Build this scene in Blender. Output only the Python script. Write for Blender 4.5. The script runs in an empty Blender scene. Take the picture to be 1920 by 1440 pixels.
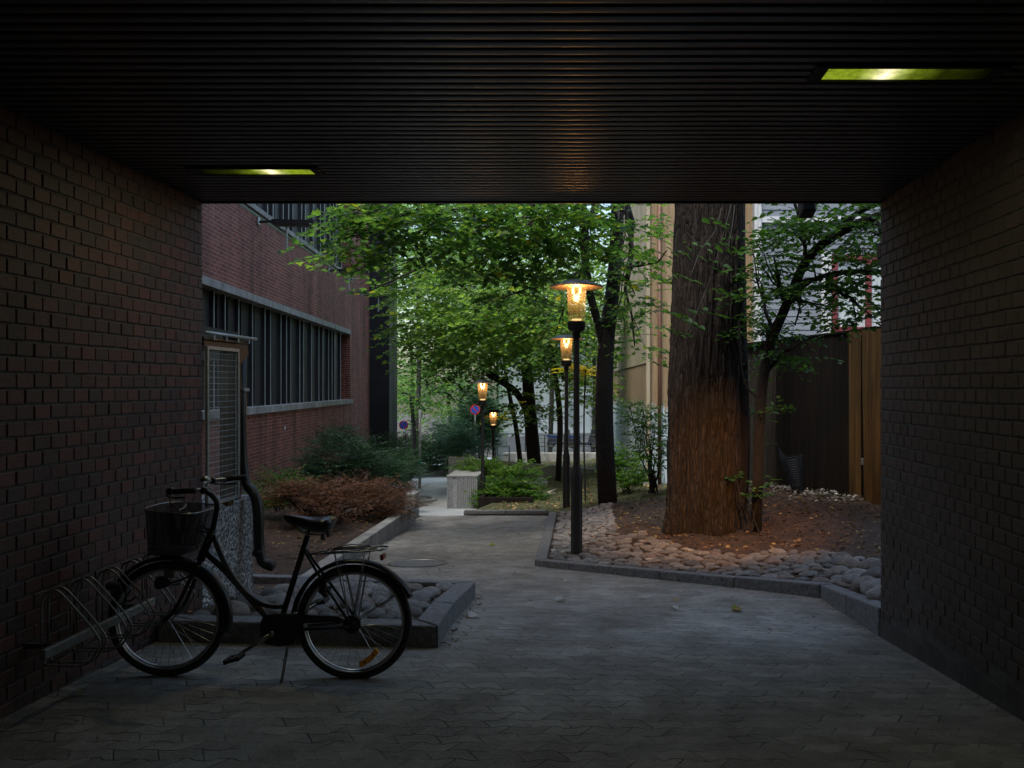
import bpy, math, random
import numpy as np
from mathutils import Vector, Matrix
random.seed(7); rng = np.random.default_rng(7)
scene = bpy.context.scene
COL = scene.collection
R = math.radians
# ------------------------------------------------------------------ camera, world, sun, exposure
F = 1450.0; CX = 1110.0; CY = 725.0; EYE = 1.5       # focal length and principal point, in photograph pixels
cam_d = bpy.data.cameras.new("camera"); cam = bpy.data.objects.new("camera", cam_d); COL.objects.link(cam)
cam.location = (0, 0, EYE); cam.rotation_euler = (R(90), 0, 0)
cam_d.sensor_width = 36; cam_d.lens = 36 * F / 1920
cam_d.shift_x = (960 - CX) / 1920; cam_d.shift_y = (CY - 720) / 1920
cam_d.clip_start = 0.05; cam_d.clip_end = 1500
scene.camera = cam
world = bpy.data.worlds.new("World"); scene.world = world; world.use_nodes = True
wn = world.node_tree; bg = wn.nodes["Background"]
sky = wn.nodes.new("ShaderNodeTexSky"); sky.sky_type = 'NISHITA'; sky.sun_disc = False
sky.sun_elevation = R(62); sky.sun_rotation = R(207); sky.air_density = 1.3; sky.dust_density = 3; sky.ozone_density = 1.0
wn.links.new(sky.outputs[0], bg.inputs[0]); bg.inputs[1].default_value = 0.15
sd = bpy.data.lights.new("sun", 'SUN'); sd.energy = 1.15; sd.angle = R(16); sd.color = (1, .97, .93)
so = bpy.data.objects.new("sun", sd); COL.objects.link(so); so.rotation_euler = (R(29), R(-15), R(0))
scene.view_settings.view_transform = 'Standard'; scene.view_settings.look = 'None'
scene.view_settings.exposure = 1.12; scene.view_settings.gamma = 1
cy = scene.cycles
cy.use_denoising = True; cy.max_bounces = 7; cy.diffuse_bounces = 4; cy.glossy_bounces = 3
cy.transmission_bounces = 5; cy.transparent_max_bounces = 12; cy.sample_clamp_indirect = 3.0
cy.caustics_reflective = False; cy.caustics_refractive = False

# ------------------------------------------------------------------ helpers
def P(x, y, D): return Vector(((x - CX) / F * D, D, EYE - (y - CY) / F * D))
def lerp(a, b, t): return a + (b - a) * t
def interp(v, tab):
    if v <= tab[0][0]:
        (x0, y0), (x1, y1) = tab[0], tab[1]
    else:
        for (x0, y0), (x1, y1) in zip(tab[:-1], tab[1:]):
            if v <= x1: break
    return y0 + (y1 - y0) * (v - x0) / (x1 - x0)
XL, XR, DE = -2.893, 2.143, 5.745
PROF = [(DE, 1.793), (7.35, 2.0), (10, 2.27), (15, 2.5), (20, 3.15), (25, 3.65), (29, 3.95), (35, 4.2), (45, 4.8), (60, 5.5), (120, 7.5), (400, 14)]
def gz(x, D):
    t = min(1, max(0, (x - XL) / (XR - XL)))
    if D <= DE: return EYE - lerp(1.441 + .049 * D, 1.254 + .1058 * D, t)
    return EYE - interp(D, PROF) - (t - .5) * .139 * max(0, 1 - (D - DE) / 2)
KD = [(DE, 1.64), (7.35, 1.88), (9.6, 2.15), (15, 2.42), (20, 2.9), (28, 3.2), (36, 3.4), (60, 3.9)]
KP = [(2.143, DE), (2.17, 7.35), (-.71, 9.6), (-.83, 15)]
def kerb_dist(x, D):
    if D > 15: return max(0, x + .83)
    best = 9
    for (ax, ay), (bx, by) in zip(KP[:-1], KP[1:]):
        dx, dy = bx - ax, by - ay
        t = max(0, min(1, ((x - ax) * dx + (D - ay) * dy) / (dx * dx + dy * dy)))
        best = min(best, math.hypot(x - ax - t * dx, D - ay - t * dy))
    # inside is to the right / behind
    xk = interp(D, [(7.35, 2.17), (9.6, -.71)]) if D < 9.6 else interp(D, [(9.6, -.71), (15, -.83)])
    return best if x >= (xk if D > 7.35 else 2.15) else -best
def mound(x, D):
    e = kerb_dist(x, D)
    n = .02 * math.sin(x * 3.1 + D * 1.7) + .015 * math.sin(x * 7.3 - D * 5.1)
    return EYE - interp(D, KD) - .05 + min(.15 * max(e, -.1), .58) + n * min(1, max(0, e))

class MB:
    def __init__(s): s.v = []; s.f = []; s.mi = []; s.cur = 0
    def add(s, vs, fs):
        o = len(s.v); s.v.extend([tuple(v) for v in vs])
        for f in fs: s.f.append(tuple(i + o for i in f)); s.mi.append(s.cur)
        return s
    def box(s, x0, x1, y0, y1, z0, z1, m=None, bev=0):
        b = bev
        if b <= 0:
            vs = [(x, y, z) for z in (z0, z1) for y in (y0, y1) for x in (x0, x1)]
            fs = [(0, 2, 3, 1), (4, 5, 7, 6), (0, 1, 5, 4), (2, 6, 7, 3), (0, 4, 6, 2), (1, 3, 7, 5)]
        else:
            vs = []; idx = {}
            for ix, x in enumerate((x0, x1)):
                for iy, y in enumerate((y0, y1)):
                    for iz, z in enumerate((z0, z1)):
                        sx, sy, sz = (b if ix == 0 else -b), (b if iy == 0 else -b), (b if iz == 0 else -b)
                        for a in range(3):
                            idx[(ix, iy, iz, a)] = len(vs)
                            vs.append((x + (0 if a == 0 else sx), y + (0 if a == 1 else sy), z + (0 if a == 2 else sz)))
            fs = []
            for a in range(3):
                for s_ in (0, 1):
                    q = []
                    for (p, r) in ((0, 0), (1, 0), (1, 1), (0, 1)):
                        k = [0, 0, 0]; k[a] = s_; k[(a + 1) % 3] = p; k[(a + 2) % 3] = r
                        q.append(idx[(k[0], k[1], k[2], a)])
                    fs.append(tuple(q if s_ else q[::-1]))
            for a in range(3):
                b1, c1 = (a + 1) % 3, (a + 2) % 3
                for p in (0, 1):
                    for r in (0, 1):
                        def kk(t): 
                            k = [0, 0, 0]; k[a] = t; k[b1] = p; k[c1] = r; return k
                        k0, k1 = kk(0), kk(1)
                        q = (idx[(*k0, b1)], idx[(*k1, b1)], idx[(*k1, c1)], idx[(*k0, c1)])
                        fs.append(q if (p == r) else q[::-1])
            for ix in (0, 1):
                for iy in (0, 1):
                    for iz in (0, 1):
                        q = (idx[(ix, iy, iz, 0)], idx[(ix, iy, iz, 1)], idx[(ix, iy, iz, 2)])
                        fs.append(q if (ix + iy + iz) % 2 == 1 else q[::-1])
        if m is not None: vs = [m @ Vector(v) for v in vs]
        return s.add(vs, fs)
    def tube(s, pts, r, n=8, cap=True, closed=False):
        pts = [Vector(p) for p in pts]; N = len(pts)
        rs = r if isinstance(r, (list, tuple)) else [r] * N
        vs = []; up = None
        for i, p in enumerate(pts):
            if closed: t = (pts[(i + 1) % N] - pts[i - 1])
            else: t = pts[min(i + 1, N - 1)] - pts[max(i - 1, 0)]
            if t.length < 1e-9: t = Vector((0, 0, 1))
            t.normalize()
            if up is None: up = Vector((0, 0, 1)) if abs(t.z) < .9 else Vector((0, 1, 0))
            a = t.cross(up)
            if a.length < 1e-4: a = t.cross(Vector((1, 0, 0)))
            a.normalize(); b = a.cross(t); up = b
            for k in range(n):
                th = 2 * math.pi * k / n
                vs.append(p + (a * math.cos(th) + b * math.sin(th)) * rs[i])
        fs = []
        for i in range(N if closed else N - 1):
            j = (i + 1) % N
            for k in range(n):
                l = (k + 1) % n
                fs.append((i * n + k, i * n + l, j * n + l, j * n + k))
        if cap and not closed:
            fs.append(tuple(range(n))[::-1]); fs.append(tuple((N - 1) * n + k for k in range(n)))
        return s.add(vs, fs)
    def lathe(s, c, prof, n=24, axis='z'):
        vs = []; fs = []
        for (r, h) in prof:
            for k in range(n):
                th = 2 * math.pi * k / n; a, b = r * math.cos(th), r * math.sin(th)
                v = (a, b, h) if axis == 'z' else ((a, h, b) if axis == 'y' else (h, a, b))
                vs.append((c[0] + v[0], c[1] + v[1], c[2] + v[2]))
        for i in range(len(prof) - 1):
            for k in range(n):
                l = (k + 1) % n; fs.append((i * n + k, i * n + l, (i + 1) * n + l, (i + 1) * n + k))
        return s.add(vs, fs)
    def prism(s, poly, z0, z1):          # poly: list of (x,y); z0,z1: number or function(x,y)
        f0 = z0 if callable(z0) else (lambda x, y: z0); f1 = z1 if callable(z1) else (lambda x, y: z1)
        n = len(poly)
        vs = [(x, y, f0(x, y)) for x, y in poly] + [(x, y, f1(x, y)) for x, y in poly]
        fs = [tuple(range(n))[::-1], tuple(range(n, 2 * n))] + [(i, (i + 1) % n, n + (i + 1) % n, n + i) for i in range(n)]
        return s.add(vs, fs)
    def build(s, name, mats, parent=None, smooth=False, local=False, auto=None):
        me = bpy.data.meshes.new(name)
        vs = s.v
        if parent is not None and not local:
            l = parent['_o'] if '_o' in parent else (0, 0, 0)
            vs = [(a - l[0], b - l[1], c - l[2]) for a, b, c in vs]
        me.from_pydata(vs, [], s.f)
        mats = mats if isinstance(mats, (list, tuple)) else [mats]
        for m in mats: me.materials.append(m)
        if len(mats) > 1: me.polygons.foreach_set('material_index', s.mi)
        if smooth: me.polygons.foreach_set('use_smooth', [True] * len(s.f))
        if auto is not None:
            me.polygons.foreach_set('use_smooth', [True] * len(s.f)); me.set_sharp_from_angle(angle=R(auto))
        me.update()
        o = bpy.data.objects.new(name, me); COL.objects.link(o)
        if parent is not None:
            o.parent = parent
            if '_o' in parent: o['_o'] = list(parent['_o'])
        return o
def tag(o, label, cat, group=None, kind=None):
    if label: o['label'] = label
    if cat: o['category'] = cat
    if group: o['group'] = group
    if kind: o['kind'] = kind
    return o
def thing(name, loc, label, cat, group=None, rz=0):
    o = bpy.data.objects.new(name, None); COL.objects.link(o); o.empty_display_size = .2
    o.location = loc; o.rotation_euler = (0, 0, rz); o['_o'] = [float(c) for c in loc] if rz == 0 else [0., 0., 0.]
    return tag(o, label, cat, group)
def struct(o): o['kind'] = 'structure'; return o
def copy_tree(o, parent=None):
    c = o.copy(); COL.objects.link(c); c.parent = parent
    for ch in [k for k in o.children]: copy_tree(ch, c)
    return c

# ------------------------------------------------------------------ materials
def lin(c):                       # display 0..255 -> linear
    return tuple((v / 255 / 12.92 if v / 255 <= .04045 else ((v / 255 + .055) / 1.055) ** 2.4) for v in c)
def nmat(name, c1, c2=None, rough=.7, metal=0, scale=5, bump=0, bscale=30, spec=.5, stretch=(1, 1, 1), detail=5, c3=None, coat=0):
    m = bpy.data.materials.new(name); m.use_nodes = True; nt = m.node_tree; N = nt.nodes; L = nt.links
    b = N["Principled BSDF"]; b.inputs["Roughness"].default_value = rough; b.inputs["Metallic"].default_value = metal
    b.inputs["Specular IOR Level"].default_value = spec
    if coat: b.inputs["Coat Weight"].default_value = coat
    tc = N.new("ShaderNodeTexCoord"); mp = N.new("ShaderNodeMapping"); mp.inputs["Scale"].default_value = stretch
    L.new(tc.outputs["Object"], mp.inputs[0])
    if c2 is not None:
        nz = N.new("ShaderNodeTexNoise"); nz.inputs["Scale"].default_value = scale; nz.inputs["Detail"].default_value = detail
        nz.inputs["Roughness"].default_value = .65
        cr = N.new("ShaderNodeValToRGB"); cr.color_ramp.elements[0].position = .32; cr.color_ramp.elements[1].position = .68
        cr.color_ramp.elements[0].color = (*c1, 1); cr.color_ramp.elements[1].color = (*c2, 1)
        if c3 is not None:
            e = cr.color_ramp.elements.new(.5); e.color = (*c3, 1)
        L.new(mp.outputs[0], nz.inputs[0]); L.new(nz.outputs[0], cr.inputs[0]); L.new(cr.outputs[0], b.inputs["Base Color"])
    else: b.inputs["Base Color"].default_value = (*c1, 1)
    if bump:
        n2 = N.new("ShaderNodeTexNoise"); n2.inputs["Scale"].default_value = bscale; n2.inputs["Detail"].default_value = 6
        bp = N.new("ShaderNodeBump"); bp.inputs["Strength"].default_value = 1; bp.inputs["Distance"].default_value = bump
        L.new(mp.outputs[0], n2.inputs[0]); L.new(n2.outputs[0], bp.inputs["Height"]); L.new(bp.outputs[0], b.inputs["Normal"])
    return m
def nodes(m): return m.node_tree.nodes, m.node_tree.links, m.node_tree.nodes["Principled BSDF"]
def mth(N, L, op, a, b=None, c=None):
    n = N.new("ShaderNodeMath"); n.operation = op
    for i, v in enumerate((a, b, c)):
        if v is None: continue
        if isinstance(v, (int, float)): n.inputs[i].default_value = v
        else: L.new(v, n.inputs[i])
    return n.outputs[0]
def mixc(N, L, fac, a, b, mode='MIX'):
    n = N.new("ShaderNodeMix"); n.data_type = 'RGBA'; n.blend_type = mode
    if isinstance(fac, (int, float)): n.inputs[0].default_value = fac
    else: L.new(fac, n.inputs[0])
    for i, v in ((6, a), (7, b)):
        if isinstance(v, tuple): n.inputs[i].default_value = (*v[:3], 1)
        else: L.new(v, n.inputs[i])
    return n.outputs[2]
def noise(N, L, vec, scale, detail=5, rough=.6):
    n = N.new("ShaderNodeTexNoise"); n.inputs["Scale"].default_value = scale; n.inputs["Detail"].default_value = detail
    n.inputs["Roughness"].default_value = rough
    if vec is not None: L.new(vec, n.inputs[0])
    return n.outputs[0]
def ramp(N, L, fac, stops):
    cr = N.new("ShaderNodeValToRGB"); L.new(fac, cr.inputs[0])
    while len(cr.color_ramp.elements) < len(stops): cr.color_ramp.elements.new(.5)
    for e, (p, c) in zip(cr.color_ramp.elements, stops):
        e.position = p; e.color = (*c, 1) if isinstance(c, tuple) else (c, c, c, 1)
    return cr.outputs[0]

M = {}
# paving: rows of interlocking wavy concrete pavers
def paver_mat():
    m = bpy.data.materials.new("interlocking_paving"); m.use_nodes = True; N, L, b = nodes(m)
    tc = N.new("ShaderNodeTexCoord"); sp = N.new("ShaderNodeSeparateXYZ"); L.new(tc.outputs["Object"], sp.inputs[0])
    X, Y = sp.outputs[0], sp.outputs[1]
    nzx = noise(N, L, tc.outputs["Object"], 2.2, 3); 
    pp = mth(N, L, 'MULTIPLY', mth(N, L, 'MINIMUM', mth(N, L, 'MAXIMUM', mth(N, L, 'SUBTRACT', mth(N, L, 'PINGPONG', mth(N, L, 'ADD', X, 20.0), .098), .033), 0.0), .032), 1.6)
    yw = mth(N, L, 'ADD', Y, mth(N, L, 'MULTIPLY', pp, .38))
    yw = mth(N, L, 'ADD', yw, mth(N, L, 'MULTIPLY', mth(N, L, 'SUBTRACT', nzx, .5), .09))
    pq = mth(N, L, 'PINGPONG', mth(N, L, 'ADD', Y, 20.0), .098)
    xw = mth(N, L, 'ADD', X, mth(N, L, 'MULTIPLY', pq, .6))
    cb = N.new("ShaderNodeCombineXYZ"); L.new(xw, cb.inputs[0]); L.new(yw, cb.inputs[1])
    br = N.new("ShaderNodeTexBrick"); L.new(cb.outputs[0], br.inputs[0]); br.inputs["Scale"].default_value = 1
    br.inputs["Brick Width"].default_value = .196; br.inputs["Row Height"].default_value = .098
    br.inputs["Mortar Size"].default_value = .0042; br.inputs["Mortar Smooth"].default_value = .3; br.inputs["Bias"].default_value = 0
    br.inputs["Color1"].default_value = (.38, .38, .38, 1); br.inputs["Color2"].default_value = (1, 1, 1, 1); br.inputs["Mortar"].default_value = (.8, .8, .8, 1)
    n1 = noise(N, L, tc.outputs["Object"], .9, 6, .7); n2 = noise(N, L, tc.outputs["Object"], 90, 3, .7)
    base = ramp(N, L, n1, [(.3, (.145, .142, .130)), (.48, (.245, .240, .220)), (.70, (.335, .328, .300))])
    c = mixc(N, L, .5, base, br.outputs[0], 'MULTIPLY')
    n4 = noise(N, L, tc.outputs["Object"], 3.3, 7, .75)
    c = mixc(N, L, .75, c, ramp(N, L, n4, [(.30, (.48, .45, .40)), (.5, (.95, .95, .92)), (.68, (1.2, 1.27, 1.28))]), 'MULTIPLY')
    c = mixc(N, L, .6, c, ramp(N, L, n2, [(.3, .55), (.7, 1.3)]), 'MULTIPLY')
    # joints: dark, partly filled with sand
    jf = mth(N, L, 'MULTIPLY', br.outputs["Fac"], ramp(N, L, noise(N, L, tc.outputs["Object"], 5, 4), [(.42, .12), (.60, 1.0)]))
    c = mixc(N, L, jf, c, (.028, .026, .024))
    L.new(c, b.inputs["Base Color"]); b.inputs["Roughness"].default_value = .72; b.inputs["Specular IOR Level"].default_value = .35
    n3 = noise(N, L, tc.outputs["Object"], 14, 4, .6)
    h = mth(N, L, 'ADD', mth(N, L, 'MULTIPLY', jf, -1.0), mth(N, L, 'MULTIPLY', n2, .35))
    h = mth(N, L, 'ADD', h, mth(N, L, 'MULTIPLY', n3, .8))
    bw = N.new("ShaderNodeSeparateColor"); L.new(br.outputs[0], bw.inputs[0])
    h = mth(N, L, 'ADD', h, mth(N, L, 'MULTIPLY', bw.outputs[0], 1.2))
    bp = N.new("ShaderNodeBump"); bp.inputs["Distance"].default_value = .011; L.new(h, bp.inputs["Height"]); L.new(bp.outputs[0], b.inputs["Normal"])
    return m
M['paver'] = paver_mat()
def facade_mat():
    m = bpy.data.materials.new("red_facade_brick"); m.use_nodes = True; N, L, b = nodes(m)
    tc = N.new("ShaderNodeTexCoord"); sp = N.new("ShaderNodeSeparateXYZ"); L.new(tc.outputs["Object"], sp.inputs[0])
    cb = N.new("ShaderNodeCombineXYZ"); L.new(mth(N, L, 'ADD', sp.outputs[1], sp.outputs[0]), cb.inputs[0]); L.new(sp.outputs[2], cb.inputs[1])
    br = N.new("ShaderNodeTexBrick"); L.new(cb.outputs[0], br.inputs[0]); br.inputs["Scale"].default_value = 1
    br.inputs["Brick Width"].default_value = .24; br.inputs["Row Height"].default_value = .079; br.inputs["Mortar Size"].default_value = .007
    br.inputs["Mortar Smooth"].default_value = .2
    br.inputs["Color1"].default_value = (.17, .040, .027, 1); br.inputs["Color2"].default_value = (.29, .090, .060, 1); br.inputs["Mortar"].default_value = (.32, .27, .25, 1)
    br.inputs["Bias"].default_value = -.1
    # rain streaks and stains
    st = N.new("ShaderNodeMapping"); st.inputs["Scale"].default_value = (1, 1.6, .18); L.new(tc.outputs["Object"], st.inputs[0])
    n1 = noise(N, L, st.outputs[0], 1.1, 6, .65); n2 = noise(N, L, tc.outputs["Object"], 40, 3)
    c = mixc(N, L, 1.0, br.outputs[0], ramp(N, L, n1, [(.3, (.36, .34, .33)), (.5, (.85, .82, .8)), (.7, (1.15, 1.12, 1.1))]), 'MULTIPLY')
    c = mixc(N, L, .5, c, ramp(N, L, n2, [(.3, .6), (.7, 1.3)]), 'MULTIPLY')
    L.new(c, b.inputs["Base Color"]); b.inputs["Roughness"].default_value = .8
    h = mth(N, L, 'ADD', mth(N, L, 'MULTIPLY', br.outputs["Fac"], -1), mth(N, L, 'MULTIPLY', n2, .3))
    bp = N.new("ShaderNodeBump"); bp.inputs["Distance"].default_value = .008; L.new(h, bp.inputs["Height"]); L.new(bp.outputs[0], b.inputs["Normal"])
    return m
M['facade'] = facade_mat()
def brick_face_mat(name, ca, cb_, cc):
    m = bpy.data.materials.new(name); m.use_nodes = True; N, L, b = nodes(m)
    at = N.new("ShaderNodeAttribute"); at.attribute_name = "rnd"; tc = N.new("ShaderNodeTexCoord")
    base = ramp(N, L, at.outputs["Fac"], [(0, ca), (.5, cb_), (1, cc)])
    n1 = noise(N, L, tc.outputs["Object"], 45, 6, .7); n0 = noise(N, L, tc.outputs["Object"], 1.7, 5, .6)
    c = mixc(N, L, .7, base, ramp(N, L, n1, [(.3, .5), (.7, 1.35)]), 'MULTIPLY')
    c = mixc(N, L, .6, c, ramp(N, L, n0, [(.35, .55), (.65, 1.25)]), 'MULTIPLY')
    L.new(c, b.inputs["Base Color"]); b.inputs["Roughness"].default_value = .62; b.inputs["Specular IOR Level"].default_value = .4
    bp = N.new("ShaderNodeBump"); bp.inputs["Distance"].default_value = .004; L.new(n1, bp.inputs["Height"]); L.new(bp.outputs[0], b.inputs["Normal"])
    return m
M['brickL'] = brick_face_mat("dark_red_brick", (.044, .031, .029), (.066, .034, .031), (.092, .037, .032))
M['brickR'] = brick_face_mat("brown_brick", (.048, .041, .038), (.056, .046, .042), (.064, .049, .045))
M['mortar'] = nmat("grey_mortar", (.04, .038, .037), (.09, .087, .083), .85, scale=20, bump=.003, bscale=80)
M['ceil'] = nmat("dark_painted_metal_slats", (.13, .13, .13), (.18, .18, .182), .37, metal=.6, scale=3, bump=.00015, bscale=8, stretch=(.3, 1, 1))
M['black'] = nmat("black_paint", (.012, .012, .013), (.022, .022, .022), .35, metal=.3, scale=12, bump=.0004, bscale=60)
M['blackmatte'] = nmat("black_matte", (.012, .012, .012), (.02, .02, .02), .7, scale=8)
M['rubber'] = nmat("tyre_rubber", (.012, .012, .012), (.022, .021, .02), .75, scale=20, bump=.001, bscale=90)
M['steel'] = nmat("worn_steel", (.20, .20, .19), (.32, .32, .30), .35, metal=1, scale=15)
M['rim'] = nmat("aluminium_rim", (.42, .42, .41), (.55, .55, .54), .32, metal=1, scale=12)
M['galv'] = nmat("galvanised_metal", (.25, .28, .28), (.42, .45, .45), .45, metal=.8, scale=25, bump=.0006, bscale=40)
M['galvdark'] = nmat('dull_galvanised_steel', (.15, .16, .15), (.28, .295, .28), .42, metal=.7, scale=25, bump=.0006, bscale=40)
M['concrete'] = nmat("weathered_concrete", (.16, .165, .155), (.33, .34, .32), .85, scale=3.5, bump=.004, bscale=35, stretch=(1, 1, .5))
M['granite'] = nmat("granite_kerb", (.055, .056, .058), (.18, .185, .19), .75, scale=28, bump=.006, bscale=25, detail=8)
M['aggregate'] = None
M['soil'] = nmat("bare_soil", (.020, .012, .008), (.085, .052, .030), .95, scale=6, bump=.03, bscale=18, detail=9, c3=(.038, .024, .016))
M['lawn'] = nmat("worn_lawn_soil", (.045, .040, .022), (.10, .085, .04), .95, scale=2.5, bump=.03, bscale=20, c3=(.05, .06, .022))
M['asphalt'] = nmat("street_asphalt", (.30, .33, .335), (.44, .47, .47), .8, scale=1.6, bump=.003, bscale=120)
M['earth'] = nmat("dark_ground", (.04, .035, .028), (.08, .07, .05), .95, scale=1, bump=.03, bscale=4)
M['stone'] = None
M['bark'] = None
M['stone2'] = nmat('small_cobble_stone', (.09, .09, .087), (.28, .27, .25), .65, scale=7, bump=.004, bscale=40)
M['saddle'] = nmat("saddle_vinyl", (.010, .010, .010), (.016, .016, .016), .28, scale=10, spec=.6)
M['orange'] = nmat("orange_reflector", (1.0, .34, .02), (1.0, .42, .03), .25, scale=60, spec=.6)
M['redrefl'] = nmat("red_reflector", (.20, .012, .01), None, .25)
M['darkglass'] = nmat("dark_window_glass", (.006, .007, .008), (.012, .014, .014), .12, scale=.8, spec=.25)
M['fin'] = nmat("aluminium_fin_lit_edge", (.24, .27, .27), (.38, .42, .42), .5, metal=.3, scale=9, stretch=(1, 1, .3))
M['darkpanel'] = nmat("dark_stone_cladding", (.009, .010, .013), (.017, .019, .024), .5, scale=1.4, spec=.25, bump=.0008, bscale=6)
M['wood'] = nmat("amber_timber", (.026, .015, .006), (.12, .070, .026), .7, spec=.2, scale=8, bump=.003, bscale=25, stretch=(1, 1, .07))
M['fenceA'] = nmat("grey_weathered_slats", (.016, .014, .012), (.050, .044, .037), .9, spec=.15, scale=9, bump=.003, bscale=25, stretch=(1, 1, .06))
M['fenceB'] = nmat("dark_slats", (.006, .005, .004), (.015, .012, .010), .9, spec=.12, scale=9, bump=.003, bscale=25, stretch=(1, 1, .06))  # near-black brown, far darker than the grey slats
M['whitewall'] = nmat("pale_rendered_wall", (.62, .66, .66), (.78, .80, .78), .85, scale=1, bump=.002, bscale=20)
M['greywall'] = nmat("grey_rendered_wall", (.22, .23, .23), (.34, .35, .35), .85, scale=1.2)
M['clap'] = nmat("pale_grey_clapboard", (.12, .14, .165), (.18, .21, .245), .7, scale=2.5, stretch=(.2, .2, 3))
M['redtrim'] = nmat("dark_red_window_frame", (.12, .018, .025), (.20, .032, .038), .55, scale=8)
M['whitepaint'] = nmat("white_paint", (.40, .43, .44), (.52, .54, .54), .5, scale=8)
M['curtain'] = nmat("pale_curtain_glass", (.25, .32, .34), (.55, .62, .62), .35, scale=6, stretch=(6, 6, .4))
M['pole'] = nmat("pale_metal_pole", (.40, .44, .44), (.55, .58, .58), .5, metal=.3, scale=10)
M['blue'] = nmat("sign_blue", (.02, .09, .55), (.03, .12, .62), .45, scale=6)
M['signred'] = nmat("sign_red", (.55, .03, .03), (.62, .05, .04), .45, scale=6)
M['bluetarp'] = nmat("blue_plastic", (.008, .025, .09), (.014, .04, .13), .4, scale=6)
M['bluegrey'] = nmat("blue_grey_plastic", (.006, .011, .018), (.010, .020, .034), .6, scale=6)
M['greypaint'] = nmat("blue_grey_cabinet", (.10, .12, .14), (.16, .18, .20), .6, scale=3)
M['stick'] = nmat("pale_dead_branch", (.36, .32, .24), (.55, .50, .38), .8, scale=15, stretch=(1, 1, 1))
M['slab'] = nmat("old_slabs", (.22, .25, .24), (.38, .42, .40), .8, scale=8)
M['iron'] = nmat("cast_iron_cover", (.09, .088, .085), (.20, .195, .185), .55, metal=.3, scale=30, bump=.004, bscale=60)

def aggregate():
    m = bpy.data.materials.new("exposed_aggregate"); m.use_nodes = True; N, L, b = nodes(m)
    tc = N.new("ShaderNodeTexCoord"); vo = N.new("ShaderNodeTexVoronoi"); vo.inputs["Scale"].default_value = 60; L.new(tc.outputs["Object"], vo.inputs[0])
    sc = N.new("ShaderNodeSeparateColor"); L.new(vo.outputs["Color"], sc.inputs[0])
    c = ramp(N, L, sc.outputs[0], [(.1, (.05, .05, .05)), (.4, (.18, .185, .18)), (.75, (.33, .34, .34)), (1, (.55, .56, .56))])
    n0 = noise(N, L, tc.outputs["Object"], 3, 5)
    c = mixc(N, L, .8, c, ramp(N, L, n0, [(.3, .5), (.7, 1.2)]), 'MULTIPLY')
    L.new(c, b.inputs["Base Color"]); b.inputs["Roughness"].default_value = .75
    bp = N.new("ShaderNodeBump"); bp.inputs["Distance"].default_value = .008; bp.invert = True; L.new(vo.outputs["Distance"], bp.inputs["Height"]); L.new(bp.outputs[0], b.inputs["Normal"])
    return m
M['aggregate'] = aggregate()
def stone_mat():
    m = bpy.data.materials.new("river_cobble"); m.use_nodes = True; N, L, b = nodes(m)
    oi = N.new("ShaderNodeObjectInfo"); tc = N.new("ShaderNodeTexCoord")
    base = ramp(N, L, oi.outputs["Random"], [(0, (.17, .17, .17)), (.3, (.32, .33, .325)), (.6, (.45, .44, .42)), (.8, (.26, .25, .24)), (1, (.37, .31, .26))])
    n1 = noise(N, L, tc.outputs["Object"], 9, 8, .75); n2 = noise(N, L, tc.outputs["Object"], 1.2, 3)
    c = mixc(N, L, .8, base, ramp(N, L, n1, [(.3, .5), (.7, 1.4)]), 'MULTIPLY'); c = mixc(N, L, .7, c, ramp(N, L, n2, [(.35, .6), (.65, 1.25)]), 'MULTIPLY')
    L.new(c, b.inputs["Base Color"]); b.inputs["Roughness"].default_value = .62
    bp = N.new("ShaderNodeBump"); bp.inputs["Distance"].default_value = .05; L.new(n1, bp.inputs["Height"]); L.new(bp.outputs[0], b.inputs["Normal"])
    return m
M['stone'] = stone_mat()
def bark_mat(name, c1, c2, sc=1, bump=.05):
    m = bpy.data.materials.new(name); m.use_nodes = True; N, L, b = nodes(m)
    tc = N.new("ShaderNodeTexCoord"); mp = N.new("ShaderNodeMapping"); mp.inputs["Scale"].default_value = (sc, sc, sc * .12); L.new(tc.outputs["Object"], mp.inputs[0])
    n0 = noise(N, L, tc.outputs["Object"], 2.5, 4)
    ad = N.new("ShaderNodeMixRGB"); ad.blend_type = 'ADD'; ad.inputs[0].default_value = .12; L.new(mp.outputs[0], ad.inputs[1]); 
    nc = N.new("ShaderNodeTexNoise"); nc.inputs["Scale"].default_value = 3; nc.inputs["Detail"].default_value = 4; L.new(tc.outputs["Object"], nc.inputs[0]); L.new(nc.outputs[1], ad.inputs[2])
    vo = N.new("ShaderNodeTexVoronoi"); vo.feature = 'DISTANCE_TO_EDGE'; vo.inputs["Scale"].default_value = 17; L.new(ad.outputs[0], vo.inputs[0])
    n1 = noise(N, L, mp.outputs[0], 26, 8, .7)
    e = ramp(N, L, vo.outputs["Distance"], [(0, 0.0), (.28, 1.0)])
    h = mth(N, L, 'ADD', e, mth(N, L, 'MULTIPLY', n1, .9))
    c = ramp(N, L, mth(N, L, 'MULTIPLY', h, .6), [(.12, c1), (.95, c2)])
    c = mixc(N, L, .5, c, ramp(N, L, n0, [(.3, .6), (.7, 1.2)]), 'MULTIPLY')
    L.new(c, b.inputs["Base Color"]); b.inputs["Roughness"].default_value = .9
    bp = N.new("ShaderNodeBump"); bp.inputs["Distance"].default_value = bump; L.new(h, bp.inputs["Height"]); L.new(bp.outputs[0], b.inputs["Normal"])
    return m
M['bark'] = bark_mat("furrowed_bark", (.006, .0045, .004), (.044, .031, .022), 1.35, .03)
M['bark3'] = bark_mat('dark_smooth_bark', (.005, .0045, .004), (.016, .014, .012), 2.6, .012)
M['bark2'] = bark_mat("thin_tree_bark", (.008, .007, .006), (.032, .027, .023), 2.6, .012)
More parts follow.
